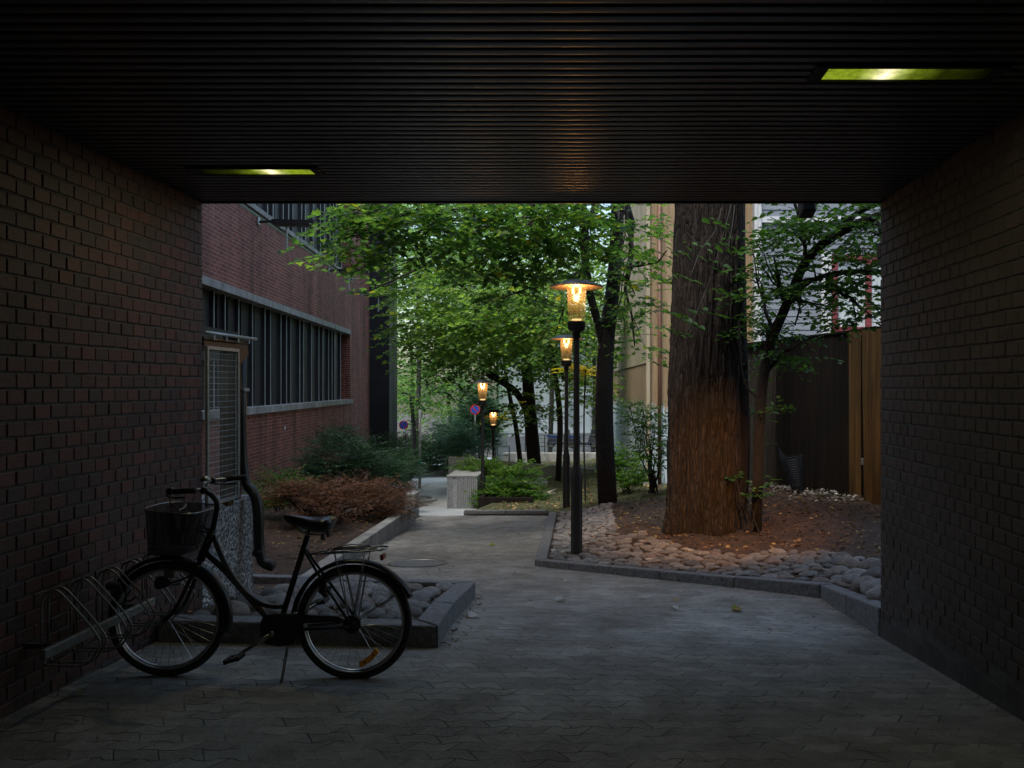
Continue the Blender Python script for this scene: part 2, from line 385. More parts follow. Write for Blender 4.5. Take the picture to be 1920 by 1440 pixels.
def leaf_mat(name, stops, trans=.45, rough=.5):
    m = bpy.data.materials.new(name); m.use_nodes = True; N, L, b = nodes(m)
    at = N.new("ShaderNodeAttribute"); at.attribute_name = "rnd"
    c = ramp(N, L, at.outputs["Fac"], stops)
    L.new(c, b.inputs["Base Color"]); b.inputs["Roughness"].default_value = rough; b.inputs["Specular IOR Level"].default_value = .35
    tr = N.new("ShaderNodeBsdfTranslucent"); c2 = mixc(N, L, 1.0, c, (1.5, 1.6, .6), 'MULTIPLY'); L.new(c2, tr.inputs[0])
    mx = N.new("ShaderNodeMixShader"); mx.inputs[0].default_value = trans
    out = N["Material Output"]; L.new(b.outputs[0], mx.inputs[1]); L.new(tr.outputs[0], mx.inputs[2]); L.new(mx.outputs[0], out.inputs[0])
    return m
G = [(0, (.040, .095, .048)), (.4, (.078, .165, .060)), (.75, (.15, .25, .065)), (.95, (.25, .31, .08)), (1, (.36, .30, .04))]
M['leafA'] = leaf_mat("maple_leaves", G, .66, .38)
M['leafM'] = leaf_mat('soft_green_leaves', [(0, (.07, .14, .06)), (.45, (.13, .23, .08)), (.85, (.22, .32, .09)), (1, (.34, .34, .08))], .62)
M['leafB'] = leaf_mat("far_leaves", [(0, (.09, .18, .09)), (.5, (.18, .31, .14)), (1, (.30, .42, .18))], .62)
M['leafC'] = leaf_mat("linden_leaves", [(0, (.03, .08, .03)), (.5, (.06, .15, .04)), (1, (.13, .24, .05))], .4)
M['leafY'] = leaf_mat("yellow_leaves", [(0, (.30, .25, .04)), (.5, (.45, .36, .04)), (1, (.22, .25, .04))], .5)
M['conifer'] = leaf_mat("juniper_needles", [(0, (.012, .038, .018)), (.5, (.024, .070, .026)), (1, (.06, .12, .04))], .2)
M['conifer2'] = leaf_mat("blue_green_conifer", [(0, (.025, .075, .055)), (.5, (.05, .13, .09)), (1, (.10, .20, .13))], .25)
M['rust'] = leaf_mat("rust_brown_needles", [(0, (.04, .018, .008)), (.5, (.11, .045, .018)), (1, (.18, .085, .035))], .2)
M['weed'] = leaf_mat("fresh_green_weeds", [(0, (.04, .10, .02)), (.6, (.09, .19, .035)), (1, (.16, .24, .05))], .45)
M['litter'] = leaf_mat("dry_litter", [(0, (.05, .03, .018)), (.5, (.14, .085, .045)), (.85, (.26, .17, .08)), (1, (.42, .34, .12))], .1, .7)
M['litterp'] = leaf_mat("pale_litter", [(0, (.08, .07, .06)), (.5, (.22, .21, .19)), (1, (.45, .44, .42))], .1, .7)
def emit_mat(name, col, strength):
    m = bpy.data.materials.new(name); m.use_nodes = True; N = m.node_tree.nodes; L = m.node_tree.links
    N.remove(N["Principled BSDF"]); e = N.new("ShaderNodeEmission"); e.inputs[0].default_value = (*col, 1); e.inputs[1].default_value = strength
    L.new(e.outputs[0], N["Material Output"].inputs[0]); return m
def glass_mat():
    m = bpy.data.materials.new("clear_lamp_glass"); m.use_nodes = True; N, L, b = nodes(m)
    tr = N.new("ShaderNodeBsdfTransparent"); tr.inputs[0].default_value = (1, .90, .72, 1); gl = N.new("ShaderNodeBsdfGlossy"); gl.inputs["Roughness"].default_value = .12
    df = N.new("ShaderNodeBsdfTranslucent"); df.inputs[0].default_value = (.95, .80, .55, 1)
    a = N.new("ShaderNodeMixShader"); a.inputs[0].default_value = .07; L.new(tr.outputs[0], a.inputs[1]); L.new(gl.outputs[0], a.inputs[2])
    c = N.new("ShaderNodeMixShader"); c.inputs[0].default_value = .05; L.new(a.outputs[0], c.inputs[1]); L.new(df.outputs[0], c.inputs[2])
    L.new(c.outputs[0], N["Material Output"].inputs[0]); return m
M['glass'] = glass_mat()
def mesh_alpha(name, col, pitch, fill, metal=.6):
    m = bpy.data.materials.new(name); m.use_nodes = True; N, L, b = nodes(m)
    b.inputs["Base Color"].default_value = (*col, 1); b.inputs["Metallic"].default_value = metal; b.inputs["Roughness"].default_value = .4
    tc = N.new("ShaderNodeTexCoord"); sp = N.new("ShaderNodeSeparateXYZ"); L.new(tc.outputs["UV"], sp.inputs[0])
    u = mth(N, L, 'PINGPONG', mth(N, L, 'ADD', sp.outputs[0], sp.outputs[1]), pitch); v = mth(N, L, 'PINGPONG', mth(N, L, 'ADD', mth(N, L, 'SUBTRACT', sp.outputs[0], sp.outputs[1]), 50), pitch)
    k = mth(N, L, 'MINIMUM', u, v); a = mth(N, L, 'LESS_THAN', k, pitch * fill)
    L.new(a, b.inputs["Alpha"]); return m

# ------------------------------------------------------------------ ground sheets
def grid(name, xs, ys, zf, mat, keep=None):
    mb = MB(); nx, ny = len(xs), len(ys)
    mb.v = [(x, y, zf(x, y)) for y in ys for x in xs]
    for j in range(ny - 1):
        for i in range(nx - 1):
            if keep and not keep((xs[i] + xs[i + 1]) / 2, (ys[j] + ys[j + 1]) / 2): continue
            a = j * nx + i; mb.f.append((a, a + 1, a + nx + 1, a + nx)); mb.mi.append(0)
    return mb.build(name, mat, smooth=True)
def fr(a, b, s): n = max(1, round((b - a) / s)); return [a + (b - a) * i / n for i in range(n + 1)]
ysN = fr(-18, -2, 2) + fr(-2, DE, .25)[1:] + fr(DE, 7.35, .2)[1:] + fr(7.35, 10, .25)[1:] + fr(10, 15, .25)[1:]
ysF = fr(15, 20, .25) + fr(20, 25, .5)[1:] + fr(25, 29, .5)[1:] + fr(29, 35, .5)[1:] + fr(35, 45, 1)[1:] + fr(45, 60, 1)[1:] + fr(60, 120, 10)[1:] + fr(120, 400, 40)[1:]
def xk_at(D): return 2.3 if D < 7.35 else (interp(D, [(7.35, 2.17), (9.6, -.71)]) if D < 9.6 else interp(D, [(9.6, -.71), (15, -.83)]))
struct(grid("ground", [-300, -120, -60, -30] + fr(-15, 15, 1) + [30, 60, 120, 300], ysN + ysF[1:], lambda x, y: gz(x, y) - .06, M['earth']))
struct(grid("paved_path", fr(-3.3, XR + .2, .33), ysN, lambda x, y: gz(x, y), M['paver']))
struct(grid("street", fr(-26, -.6, .8), [y for y in ysF if y <= 60], lambda x, y: gz(x, y) - .004, M['asphalt'], keep=lambda x, y: (y > 20 or x > -12)))
# soil bed on the right, one rising sheet following the kerb
def mound_sheet():
    mb = MB(); ys = fr(DE - .05, 15, .12); nx = 60; W = 9.5
    for y in ys:
        xk = xk_at(y) if y > 7.35 else 2.16
        for i in range(nx + 1):
            t = i / nx; x = xk + .06 + (t ** 1.3) * W; mb.v.append((x, y, mound(x, y)))
    for j in range(len(ys) - 1):
        for i in range(nx):
            a = j * (nx + 1) + i; mb.f.append((a, a + 1, a + nx + 2, a + nx + 1)); mb.mi.append(0)
    o = mb.build("soil_bed", M['soil'], smooth=True); struct(o)
mound_sheet()
def lawn_z(x, y): return mound(x, y) if x > -.83 else EYE - interp(y, KD) - .05
struct(grid("lawn", fr(-2.45, 14, .3), fr(15.0, 37, .3), lawn_z, M['lawn']))
def leftz(x, D): return EYE - min(interp(D, [(7, 2.02), (9, 2.13), (14, 2.2), (32, 2.8)]), 9) + .03 * math.sin(x * 4 + D * 3) + .12 * max(0, -x - 3.5) * .3
struct(grid("planter_soil", fr(-10, -3.26, .12), fr(6.7, 32, .3), leftz, M['soil'], keep=lambda x, y: y < 13.9 or (y < 17.5 and x < -.243 * y) or x < -.262 * y))

# ------------------------------------------------------------------ underpass walls of real bricks
def set_rnd(o, vals):
    a = o.data.attributes.new("rnd", 'FLOAT', 'POINT'); a.data.foreach_set('value', vals)
CEIL = EYE + 1.377
def brick_wall(name, X, side, label, mat, D0=1.0, plinth=None, skip=None):
    # side=+1: wall faces +X (left wall); the front of the bricks stands at X
    t = thing(name, (X, DE, gz(X, DE)), label, "brick wall")
    m2 = MB(); rnd = []
    bw, bh, pw, ph = .1205, .0690, .124, .0815
    rows = 42; zt = CEIL - .01
    for r in range(rows):
        z1 = zt - r * ph; z0 = z1 - bh
        off = (r % 2) * pw / 2
        nb = int((DE - D0) / pw) + 1
        for k in range(nb + 1):
            y1 = DE - k * pw + off; y0 = y1 - bw
            if y0 > DE - .03: continue
            y1 = min(y1, DE)
            if y0 < D0: continue
            if z0 < gz(X, (y0 + y1) / 2) + (plinth((y0 + y1) / 2) if plinth else -.05): continue
            if skip and skip((y0 + y1) / 2, (z0 + z1) / 2): continue
            j = random.uniform(-.0012, .0012); c = .0035
            xf = X + side * j; xb = X - side * .03; dz = random.uniform(-.002, .002)
            dt = random.uniform(-.0018, .0018)
            o = len(m2.v)
            a0, a1, b0, b1 = y0 + random.uniform(0, .002), y1 - random.uniform(0, .002), z0 + dz, z1 + dz
            m2.v += [(xb, a0, b0), (xb, a1, b0), (xb, a1, b1), (xb, a0, b1),
                     (xf - side * c, a0, b0), (xf - side * c, a1, b0), (xf - side * c, a1, b1), (xf - side * c, a0, b1),
                     (xf + dt, a0 + c, b0 + c), (xf - dt, a1 - c, b0 + c), (xf - dt, a1 - c, b1 - c), (xf + dt, a0 + c, b1 - c)]
            q = [(0, 1, 5, 4), (1, 2, 6, 5), (2, 3, 7, 6), (3, 0, 4, 7), (4, 5, 9, 8), (5, 6, 10, 9), (6, 7, 11, 10), (7, 4, 8, 11), (8, 9, 10, 11)]
            for f in q:
                f = f if side < 0 else f[::-1]
                m2.f.append(tuple(i + o for i in f)); m2.mi.append(0)
            rnd += [random.random()] * 12
    ob = m2.build("brick_facing", mat, t); set_rnd(ob, rnd)
    xa, xb = sorted((X - side * .0075, X - side * .45))
    mb = MB(); mb.box(xa, xb, -16, DE - .002, -.8, CEIL + .02); mb.build("wall_core", M['mortar'], t)
    return t
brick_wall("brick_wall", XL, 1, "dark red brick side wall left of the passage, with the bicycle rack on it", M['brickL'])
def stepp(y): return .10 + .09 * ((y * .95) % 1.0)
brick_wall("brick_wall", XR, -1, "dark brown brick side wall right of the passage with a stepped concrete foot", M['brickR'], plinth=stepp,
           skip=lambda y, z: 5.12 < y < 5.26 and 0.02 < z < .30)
pl = [o for o in COL.objects if o.name.startswith("brick_wall.001")][0]
mb = MB()
for k in range(-8, 13):
    y0 = k * .5; y1 = min(y0 + .5, DE)
    if y1 > y0: mb.box(XR - .004, XR + .3, y0, y1 - .001, gz(XR, y1) - .3, gz(XR, (y0 + y1) / 2) + .12 + .01 * (k % 2))
mb.build("plinth", nmat("dark_concrete_foot", (.030, .030, .028), (.065, .063, .058), .9, scale=6, bump=.004, bscale=30), pl)  # foot coloured very dark grey all over
# corrugated soffit
mb = MB(); pitch = .0722; y = DE; prof = []
while y > -16:
    for k in range(7):
        u = k / 6; prof.append((y - .046 * u, .007 - .007 * math.sin(math.pi * (.12 + .76 * u)) ** .6))
    prof += [(y - .048, .024), (y - .0705, .024)]
    y -= pitch
n = len(prof)
for (yy, dz) in prof: mb.v += [(XL - .02, yy, CEIL + dz), (XR + .02, yy, CEIL + dz)]
for i in range(n - 1): mb.f.append((2 * i, 2 * i + 1, 2 * i + 3, 2 * i + 2)); mb.mi.append(0)
t = thing("ceiling", (0, 0, CEIL), "dark ribbed metal ceiling slats running across the underpass", "ceiling")
mb.build("metal_slats", M['ceil'], t)
mb = MB(); mb.box(XL - .02, XR + .02, DE + .001, DE + .03, CEIL - .012, CEIL + .25, bev=.003); mb.build("edge_trim", M['black'], t)
# storeys above the passage
t = thing("upper_storey", (0, 0, CEIL), "brick storeys of the building above the underpass opening", "building")
mb = MB(); mb.box(-16, 15, -16.5, DE - .0, CEIL + .06, CEIL + 6.8); mb.build("storey_wall", M['facade'], t)
mb = MB(); mb.box(-16, XL - .46, -16.5, DE - .01, -2, CEIL + .055); mb.box(XR + .46, 15, -16.5, DE - .01, -2, CEIL + .055); mb.build("lower_wall", M['facade'], t)
# ceiling lights
M['lampg'] = emit_mat("glowing_green_diffuser", (.46, .62, .05), 1.0)
def diffuser_mat(name, sgn):
    m = emit_mat(name, (.5, .6, .05), 1); N = m.node_tree.nodes; L = m.node_tree.links; e = [n for n in N if n.type == 'EMISSION'][0]
    tc = N.new("ShaderNodeTexCoord"); sp = N.new("ShaderNodeSeparateXYZ"); L.new(tc.outputs["Object"], sp.inputs[0])
    x = mth(N, L, 'MULTIPLY', sp.outputs[0], sgn)
    s = ramp(N, L, mth(N, L, 'ADD', mth(N, L, 'MULTIPLY', x, 1 / .7), .5), [(.0, .9), (.42, 1.0), (.55, .45), (.72, .07), (1, .01)])
    g = mth(N, L, 'ABSOLUTE', mth(N, L, 'ADD', x, .09)); hot = ramp(N, L, mth(N, L, 'MULTIPLY', g, 5), [(0, .9), (.30, .25), (.6, 0.0)])
    nz = ramp(N, L, noise(N, L, tc.outputs["Object"], 14, 6, .75), [(.32, .35), (.6, 1.0)])
    col = mixc(N, L, hot, (.42, .55, .03), (1.0, .82, .55)); L.new(col, e.inputs[0])
    st = mth(N, L, 'MULTIPLY', mth(N, L, 'MULTIPLY', mth(N, L, 'ADD', s, mth(N, L, 'MULTIPLY', hot, 2.2)), nz), .34)
    L.new(st, e.inputs[1]); return m
def ceiling_light(cx, cyy, sgn, label):
    t = thing("ceiling_light", (cx, cyy, CEIL), label, "ceiling light", "recessed ceiling lights")
    mb = MB(); w, d, h = .36, .066, .02; e = .055
    z0, z1 = CEIL - .012, CEIL + .014
    mb.box(cx - w - e, cx - w, cyy - d - .02, cyy + d + .02, z0, z1, bev=.002); mb.box(cx + w, cx + w + e, cyy - d - .02, cyy + d + .02, z0, z1, bev=.002)
    mb.box(cx - w, cx + w, cyy - d - .02, cyy - d, z0, z1); mb.box(cx - w, cx + w, cyy + d, cyy + d + .02, z0, z1)
    mb.build("frame", M['blackmatte'], t)
    mb = MB(); mb.box(cx - w, cx + w, cyy - d, cyy + d, CEIL - .004, CEIL + .010); mb.build("diffuser", diffuser_mat("ceiling_diffuser", sgn), t)
    ld = bpy.data.lights.new("ceiling_lamp", 'AREA'); ld.shape = 'RECTANGLE'; ld.size = .18; ld.size_y = .08; ld.energy = 2.0; ld.color = (1, .92, .60)
    lo = bpy.data.objects.new("ceiling_lamp", ld); COL.objects.link(lo); lo.parent = t; lo.location = (sgn * -.09, 0, -.02)
ceiling_light(-2.14, 4.93, -1, "small glowing green ceiling light at the left, above the bicycle")
ceiling_light(1.38, 3.39, 1, "large glowing green ceiling light at the right, nearer the viewer")

# ------------------------------------------------------------------ left gate corner
gd = gz(XL, 6.2)
t = thing("mesh_gate", (XL + .02, 5.8, EYE - .95), "galvanised wire mesh gate beside the left brick wall corner", "gate")
X0 = XL + .02; ya, yb, za, zb = 5.77, 6.27, EYE - .90, EYE + .305
mb = MB()
for y in (ya, yb): mb.box(X0 - .012, X0 + .012, y - .012, y + .012, za, zb, bev=.002)
mb.box(X0 - .012, X0 + .012, ya + .012, yb - .012, zb - .024, zb); mb.box(X0 - .012, X0 + .012, ya + .012, yb - .012, za, za + .024)
mb.build("gate_frame", M['galv'], t)
mb = MB()
z = za + .05
while z < zb - .03: mb.tube([(X0, ya, z), (X0, yb, z)], .0022, 4); z += .046
y = ya + .022
while y < yb: mb.tube([(X0 - .004, y, za), (X0 - .004, y, zb)], .0015, 4); y += .021
mb.build("wire_mesh", M['galv'], t)
t = tag(MB().box(XL - .06, XL + .006, 6.13, 6.235, EYE - .95, EYE + .28, bev=.004).build("timber_post", M['wood']), "orange brown timber post standing behind the mesh gate", "post")
t = tag(MB().box(XL - .14, XL - .02, 6.34, 6.42, EYE - .95, EYE + .42, bev=.004).build("steel_post", M['black']), "black square steel post beside the downpipe under the canopy", "post")
mb = MB(); zb0 = gz(XL, 6.2) - .2
mb.prism([(XL - .5, DE + .005), (XL - .01, DE + .005), (XL + .0, 6.62), (XL - .5, 6.62)], zb0, lambda x, y: EYE - .935 + (y - DE) * .015)
bl = mb.build("concrete_block", M['aggregate']); tag(bl, "rough exposed aggregate concrete block under the mesh gate", "concrete block")
bl.modifiers.new("b", 'BEVEL').width = .02
# canopy
t = thing("gate_canopy", (XL, 6.0, EYE + .4), "small dark metal canopy with a pale rod above the mesh gate", "canopy")
mb = MB(); mb.tube([(XL + .01, DE + .02, EYE + .405), (XL + .02, 6.62, EYE + .405)], .013, 8); mb.build("rod", M['galv'], t, smooth=True)
mb = MB(); mb.box(XL - .7, XL, DE + .02, 6.5, EYE + .355, EYE + .375); mb.prism([(XL - .7, DE + .02), (XL, DE + .02), (XL, 6.5), (XL - .7, 6.5)], EYE + .30, EYE + .345); mb.build("roof_sheet", M['black'], t)
mb = MB(); mb.prism([(XL - .03, 6.32), (XL + .0, 6.32), (XL + .0, 6.52), (XL - .03, 6.52)], lambda x, y: EYE + (.15 if y < 6.4 else .27), EYE + .30); mb.build("bracket", M['black'], t)
for k in range(4): MB().tube([(XL + .01, 5.9 + k * .2, EYE + .36), (XL + .012, 5.9 + k * .2, EYE + .418)], .008, 6).build("clip", M['galv'], t)
# downpipe
t = thing("downpipe", (XL + .02, 6.45, 0), "black downpipe with a double bend beside the concrete block", "downpipe")
pA = P(452, 650, 6.48); pB = P(452, 893, 6.48); pC = P(461, 912, 6.45); pD = P(476, 926, 6.42); pE = P(485, 946, 6.4); pF = P(485, 1036, 6.4); pG = P(490, 1052, 6.4); pH = P(512, 1062, 6.38)
def bez(pts, n=6, k_=.45):
    out = [pts[0]]
    for i in range(1, len(pts) - 1):
        a = pts[i].lerp(pts[i - 1], k_); c = pts[i].lerp(pts[i + 1], k_)
        for k in range(n + 1):
            u = k / n; out.append(a * (1 - u) ** 2 + pts[i] * 2 * u * (1 - u) + c * u * u)
    out.append(pts[-1]); return out
mb = MB(); mb.tube(bez([pA, P(452, 902, 6.48), P(485, 930, 6.41), P(485, 1052, 6.4), pH]), .043, 16); mb.build("pipe", M['black'], t, smooth=True)
for q, w in ((P(452, 893, 6.48), .05), (P(485, 1036, 6.4), .05)): MB().lathe(q, [(w, -.02), (w + .002, 0), (w, .02), (.044, .022)], 16).build("collar", M['black'], t, smooth=True)
mb = MB(); q = P(452, 731, 6.48); mb.box(q.x - .05, q.x + .05, q.y - .055, q.y + .055, q.z - .012, q.z + .012, bev=.003); mb.build("pipe_bracket", M['galv'], t)

# ------------------------------------------------------------------ kerbs
def kerb_run(name, label, pts, w, topz, botz, seg=.9, side=1, group=None):
    """pts: outer edge polyline; the kerb lies to the `side` of it"""
    t = thing(name, (pts[0][0], pts[0][1], botz(*pts[0])), label, "kerb", group)
    offs = []
    n = len(pts)
    def norm(a, b): d = Vector((b[0] - a[0], b[1] - a[1])); d.normalize(); return Vector((d.y, -d.x)) * side
    for i in range(n):
        if i == 0: o = norm(pts[0], pts[1])
        elif i == n - 1: o = norm(pts[-2], pts[-1])
        else:
            n1, n2 = norm(pts[i - 1], pts[i]), norm(pts[i], pts[i + 1]); o = (n1 + n2); o = o / max(.3, o.dot(n1)) 
        offs.append((pts[i][0] + o.x * w, pts[i][1] + o.y * w))
    for i in range(n - 1):
        a, b, c, d = pts[i], pts[i + 1], offs[i + 1], offs[i]
        L_ = math.hypot(b[0] - a[0], b[1] - a[1]); k = max(1, round(L_ / seg))
        for j in range(k):
            g = .004 / L_; u0, u1 = j / k + g, (j + 1) / k - g
            f = lambda p, q, u: (p[0] + (q[0] - p[0]) * u, p[1] + (q[1] - p[1]) * u)
            poly = [f(a, b, u0), f(a, b, u1), f(d, c, u1), f(d, c, u0)]
            if side < 0: poly = poly[::-1]
            jz = random.uniform(-.006, .006)
            mb = MB(); mb.prism(poly, lambda x, y: botz(x, y) - .15, lambda x, y: topz(x, y) + jz)
            o = mb.build("kerb_stone", M['granite'], t); bv = o.modifiers.new("b", 'BEVEL'); bv.width = .012; bv.segments = 2
    return t
ktop = lambda x, y: EYE - interp(y, KD)
kerb_run("granite_kerb", "granite kerb running right of the path from the wall past the first lamp", [(2.135, DE + .02), (2.17, 7.35), (-.71, 9.6), (-.83, 15)], .15, ktop, gz, side=1)
kerb_run("granite_kerb", "low dark kerb crossing the far end of the path", [(-.85, 15.03), (-2.5, 15.03)], .13, lambda x, y: gz(x, 15) + .09, gz, side=1)
# rock planter kerb
PT = lambda x, y: gz(x, y) + .152
t = kerb_run("granite_kerb", "thick granite kerb round the cobbled bed behind the bicycle", [(-2.88, 5.12), (-1.02, 5.12), (-1.10, 7.3), (-3.5, 7.85)], .17, PT, gz, side=-1, seg=.75)
struct(grid("bed_soil", fr(-3.6, -1.15, .12), fr(5.2, 7.85, .12), lambda x, y: gz(x, y) + .085 + .01 * math.sin(9 * x + 7 * y), M['soil'], keep=lambda x, y: y < 7.3 + (-1.2 - x) * .23 and (x > XL or y > DE + .9)))
t = kerb_run("concrete_kerb", "high concrete edging left of the path holding the shrub bed", [(-3.13, 8.6), (-3.14, 13.8)], .17, lambda x, y: EYE - 2.115, gz, side=-1, seg=2.7)
for o in t.children: o.data.materials[0] = M['concrete']
mb = MB(); mb.box(-3.56, -3.35, 14.65, 15.0, EYE - 2.9, EYE - 2.03, bev=.01)
tag(mb.build("low_wall", M['concrete']), "dark low concrete wall end beyond the shrub bed edging", "low wall")
# manhole
def manhole():
    c = Vector((-2.22, 9.85, 0)); c.z = gz(c.x, c.y)
    t = thing("manhole_cover", c, "round iron manhole cover set in the path", "manhole cover")
    z = .012
    mb = MB(); mb.lathe(c + Vector((0, 0, z)), [(.375, -.05), (.375, 0.0), (.35, .002), (.345, -.004)], 48); rim = mb.build("ring", M['steel'], t)
    mb = MB(); mb.lathe(c + Vector((0, 0, z - .003)), [(.345, -.02), (.345, 0), (.18, .001), (.0001, .001)], 48); mb.build("cover_plate", M['iron'], t)
    sl = (gz(-2.2, 10) - gz(-2.2, 9.5)) / .5
    t.rotation_euler = (math.atan(sl), 0, 0)
manhole()

# ------------------------------------------------------------------ cobbles
def ico(sub):
    import bmesh
    bm = bmesh.new(); bmesh.ops.create_icosphere(bm, subdivisions=sub, radius=1)
    v = [tuple(x.co) for x in bm.verts]; f = [tuple(x.index for x in p.verts) for p in bm.faces]; bm.free(); return v, f
IV, IF = ico(3)
from mathutils import noise as mn
stones = []
for s in range(6):
    mb = MB(); vs = []
    for v in IV:
        v = Vector(v); k = 1 + .22 * mn.noise(v * 1.1 + Vector((s * 7.3, 0, 0))) + .06 * mn.noise(v * 3 + Vector((0, s * 5, 0)))
        q = v * k; q.z = math.copysign(abs(q.z) ** .85, q.z); vs.append(q)
    mb.add(vs, IF); me_o = mb.build("cobble_src", M['stone'], smooth=True); stones.append(me_o.data); bpy.data.objects.remove(me_o)
def put_stone(name, x, y, z, rx, ry, rz, label, cat, group, tilt=.15):
    o = bpy.data.objects.new(name, random.choice(stones)); COL.objects.link(o)
    o.location = (x, y, z); o.scale = (rx, ry, rz); o.rotation_euler = (random.uniform(-tilt, tilt), random.uniform(-tilt, tilt), random.uniform(-.35, .35))
    return tag(o, label, cat, group)
def scatter(n, gen, rad, tries=30000):
    pts = []
    for _ in range(tries):
        if len(pts) >= n: break
        x, y, r = gen(); ok = True
        for (a, b, q) in pts:
            if abs(a - x) < (r + q) * 1.0 and ((a - x) ** 2 / (1.0) + ((b - y) * 1.25) ** 2) < ((r + q) * .93) ** 2: ok = False; break
        if ok: pts.append((x, y, r))
    return pts
def genL():
    while 1:
        x = random.uniform(-2.78, -1.27); y = random.uniform(5.36, 7.5)
        if y < 7.15 + (-1.2 - x) * .2 and (x > -2.75 or y < 5.7): return x, y, random.uniform(.06, .125)
for (x, y, r) in scatter(85, genL, 0):
    zl = 'beside the right-hand kerb of' if x > -1.75 else ('near the back kerb of' if y > 6.5 else ('along the front kerb of' if y < 5.8 else 'in the middle of'))
    put_stone("river_cobble", x, y, gz(x, y) + .088 + r * .18, r * 1.05, r * .86, r * .60, f"grey river cobble lying {zl} the small bed behind the bicycle", "cobble", "cobbles in the bed behind the bicycle")
def genR():
    while 1:
        y = random.uniform(7.2, 14.9); x = random.uniform(-.9, 3.6); e = kerb_dist(x, y)
        if e < .22: continue
        if x < .35 and y > 9.7 and e < lerp(1.9, 1.25, (y - 9.6) / 5): return x, y, random.uniform(.045, .085)
        lim = 1.25 if x > .3 else 1.6
        if y < 10.6 and e < lim + .25 * math.sin(x * 3): return x, y, random.uniform(.05, .10)
cob = [c for c in scatter(560, genR, 0, 90000) if math.hypot(c[0] - P(1081, 1052, 9.98).x, c[1] - 9.98) > .13 and math.hypot(c[0] - 1.53, c[1] - 10.7) > .72]
cob.sort(key=lambda c: c[1] / c[2])
for (x, y, r) in cob[:290]:
    zl = 'behind the nearest lamp' if y > 11.8 else ('left of the nearest lamp beside the path kerb' if x < P(1070, 0, y).x else ('right of the nearest lamp' if x < .5 else ('below the huge tree along the kerb' if x < 1.5 else 'near the right wall along the kerb')))
    put_stone("mound_cobble", x, y, mound(x, y) + r * .10, r * 1.15, r * .76, r * .42, f"rounded cobble set in the soil {zl}", "cobble", "cobbles in the right-hand bank")
mb = MB()
for (x, y, r) in cob[290:]:
    a_ = random.uniform(-.4, .4); me_ = random.choice(stones); mt_ = Matrix.Translation((x, y, mound(x, y) + r * .10)) @ Matrix.Rotation(a_, 4, 'Z') @ Matrix.Diagonal((r * 1.15, r * .76, r * .42, 1))
    mb.add([mt_ @ v.co for v in me_.vertices], IF)
mb.build("small_cobbles", M['stone2'], smooth=True)['kind'] = 'stuff'
big = [(1610, 1075, 7.4, .12), (1640, 1075, 7.2, .12), (1595, 1058, 8.0, .11), (1622, 1097, 6.9, .11), (1648, 1110, 6.6, .12), (1600, 1090, 7.3, .10), (1660, 1050, 7.6, .13), (1632, 1055, 7.8, .12), (1575, 1070, 7.75, .09), (1650, 1135, 6.3, .11)]
bl_ = ['dark boulder second from the wall in the pile', 'pale boulder against the wall in the middle of the pile', 'boulder at the back left of the pile', 'rounded boulder on top of the pile front', 'boulder wedged between kerb and wall', 'low boulder in the pile centre', 'half hidden boulder behind the wall edge', 'boulder at the back of the pile by the wall', 'small boulder farthest left of the pile', 'nearest boulder, lowest in the kerb corner']
for (px, py, D, r), lb_ in zip(big, bl_):
    q = P(px, py, D); put_stone("boulder", q.x, q.y, mound(q.x, D) + r * .35, r * 1.2, r, r * .75, lb_ + " at the right wall", "boulder", "boulders in the right kerb corner")

# ------------------------------------------------------------------ bicycle rack on the left wall
t = thing("bicycle_rack", (-2.75, 4.3, .2), "grey steel wall bicycle rack with double wire hoops low on the left brick wall", "bicycle rack")
mb = MB(); mb.box(-2.715, -2.685, 3.80, 4.76, EYE - 1.345, EYE - 1.295, bev=.004); mb.build("rail", M['galvdark'], t)
for y in (3.95, 4.66): MB().box(XL + .0, -2.715, y - .012, y + .012, EYE - 1.335, EYE - 1.31).build("wall_bracket", M['blackmatte'], t)
for k, y in enumerate((3.86, 4.075, 4.29, 4.505, 4.72)):
    mb = MB()
    for dy in (-.024, .024):
        pts = [Vector((-2.73, y + dy, EYE - 1.31)), Vector((-2.73, y + dy, EYE - 1.035)), Vector((-2.655, y + dy, EYE - 1.0)), Vector((-2.50, y + dy, EYE - 1.17)), Vector((-2.43, y + dy, EYE - 1.27)), Vector((-2.50, y + dy, EYE - 1.385)), Vector((-2.715, y + dy, EYE - 1.385)), Vector((-2.72, y + dy, EYE - 1.34))]
        mb.tube(bez(pts, 5, .28), .0058, 6)
    mb.build("hoop", M['galvdark'], t, smooth=True)

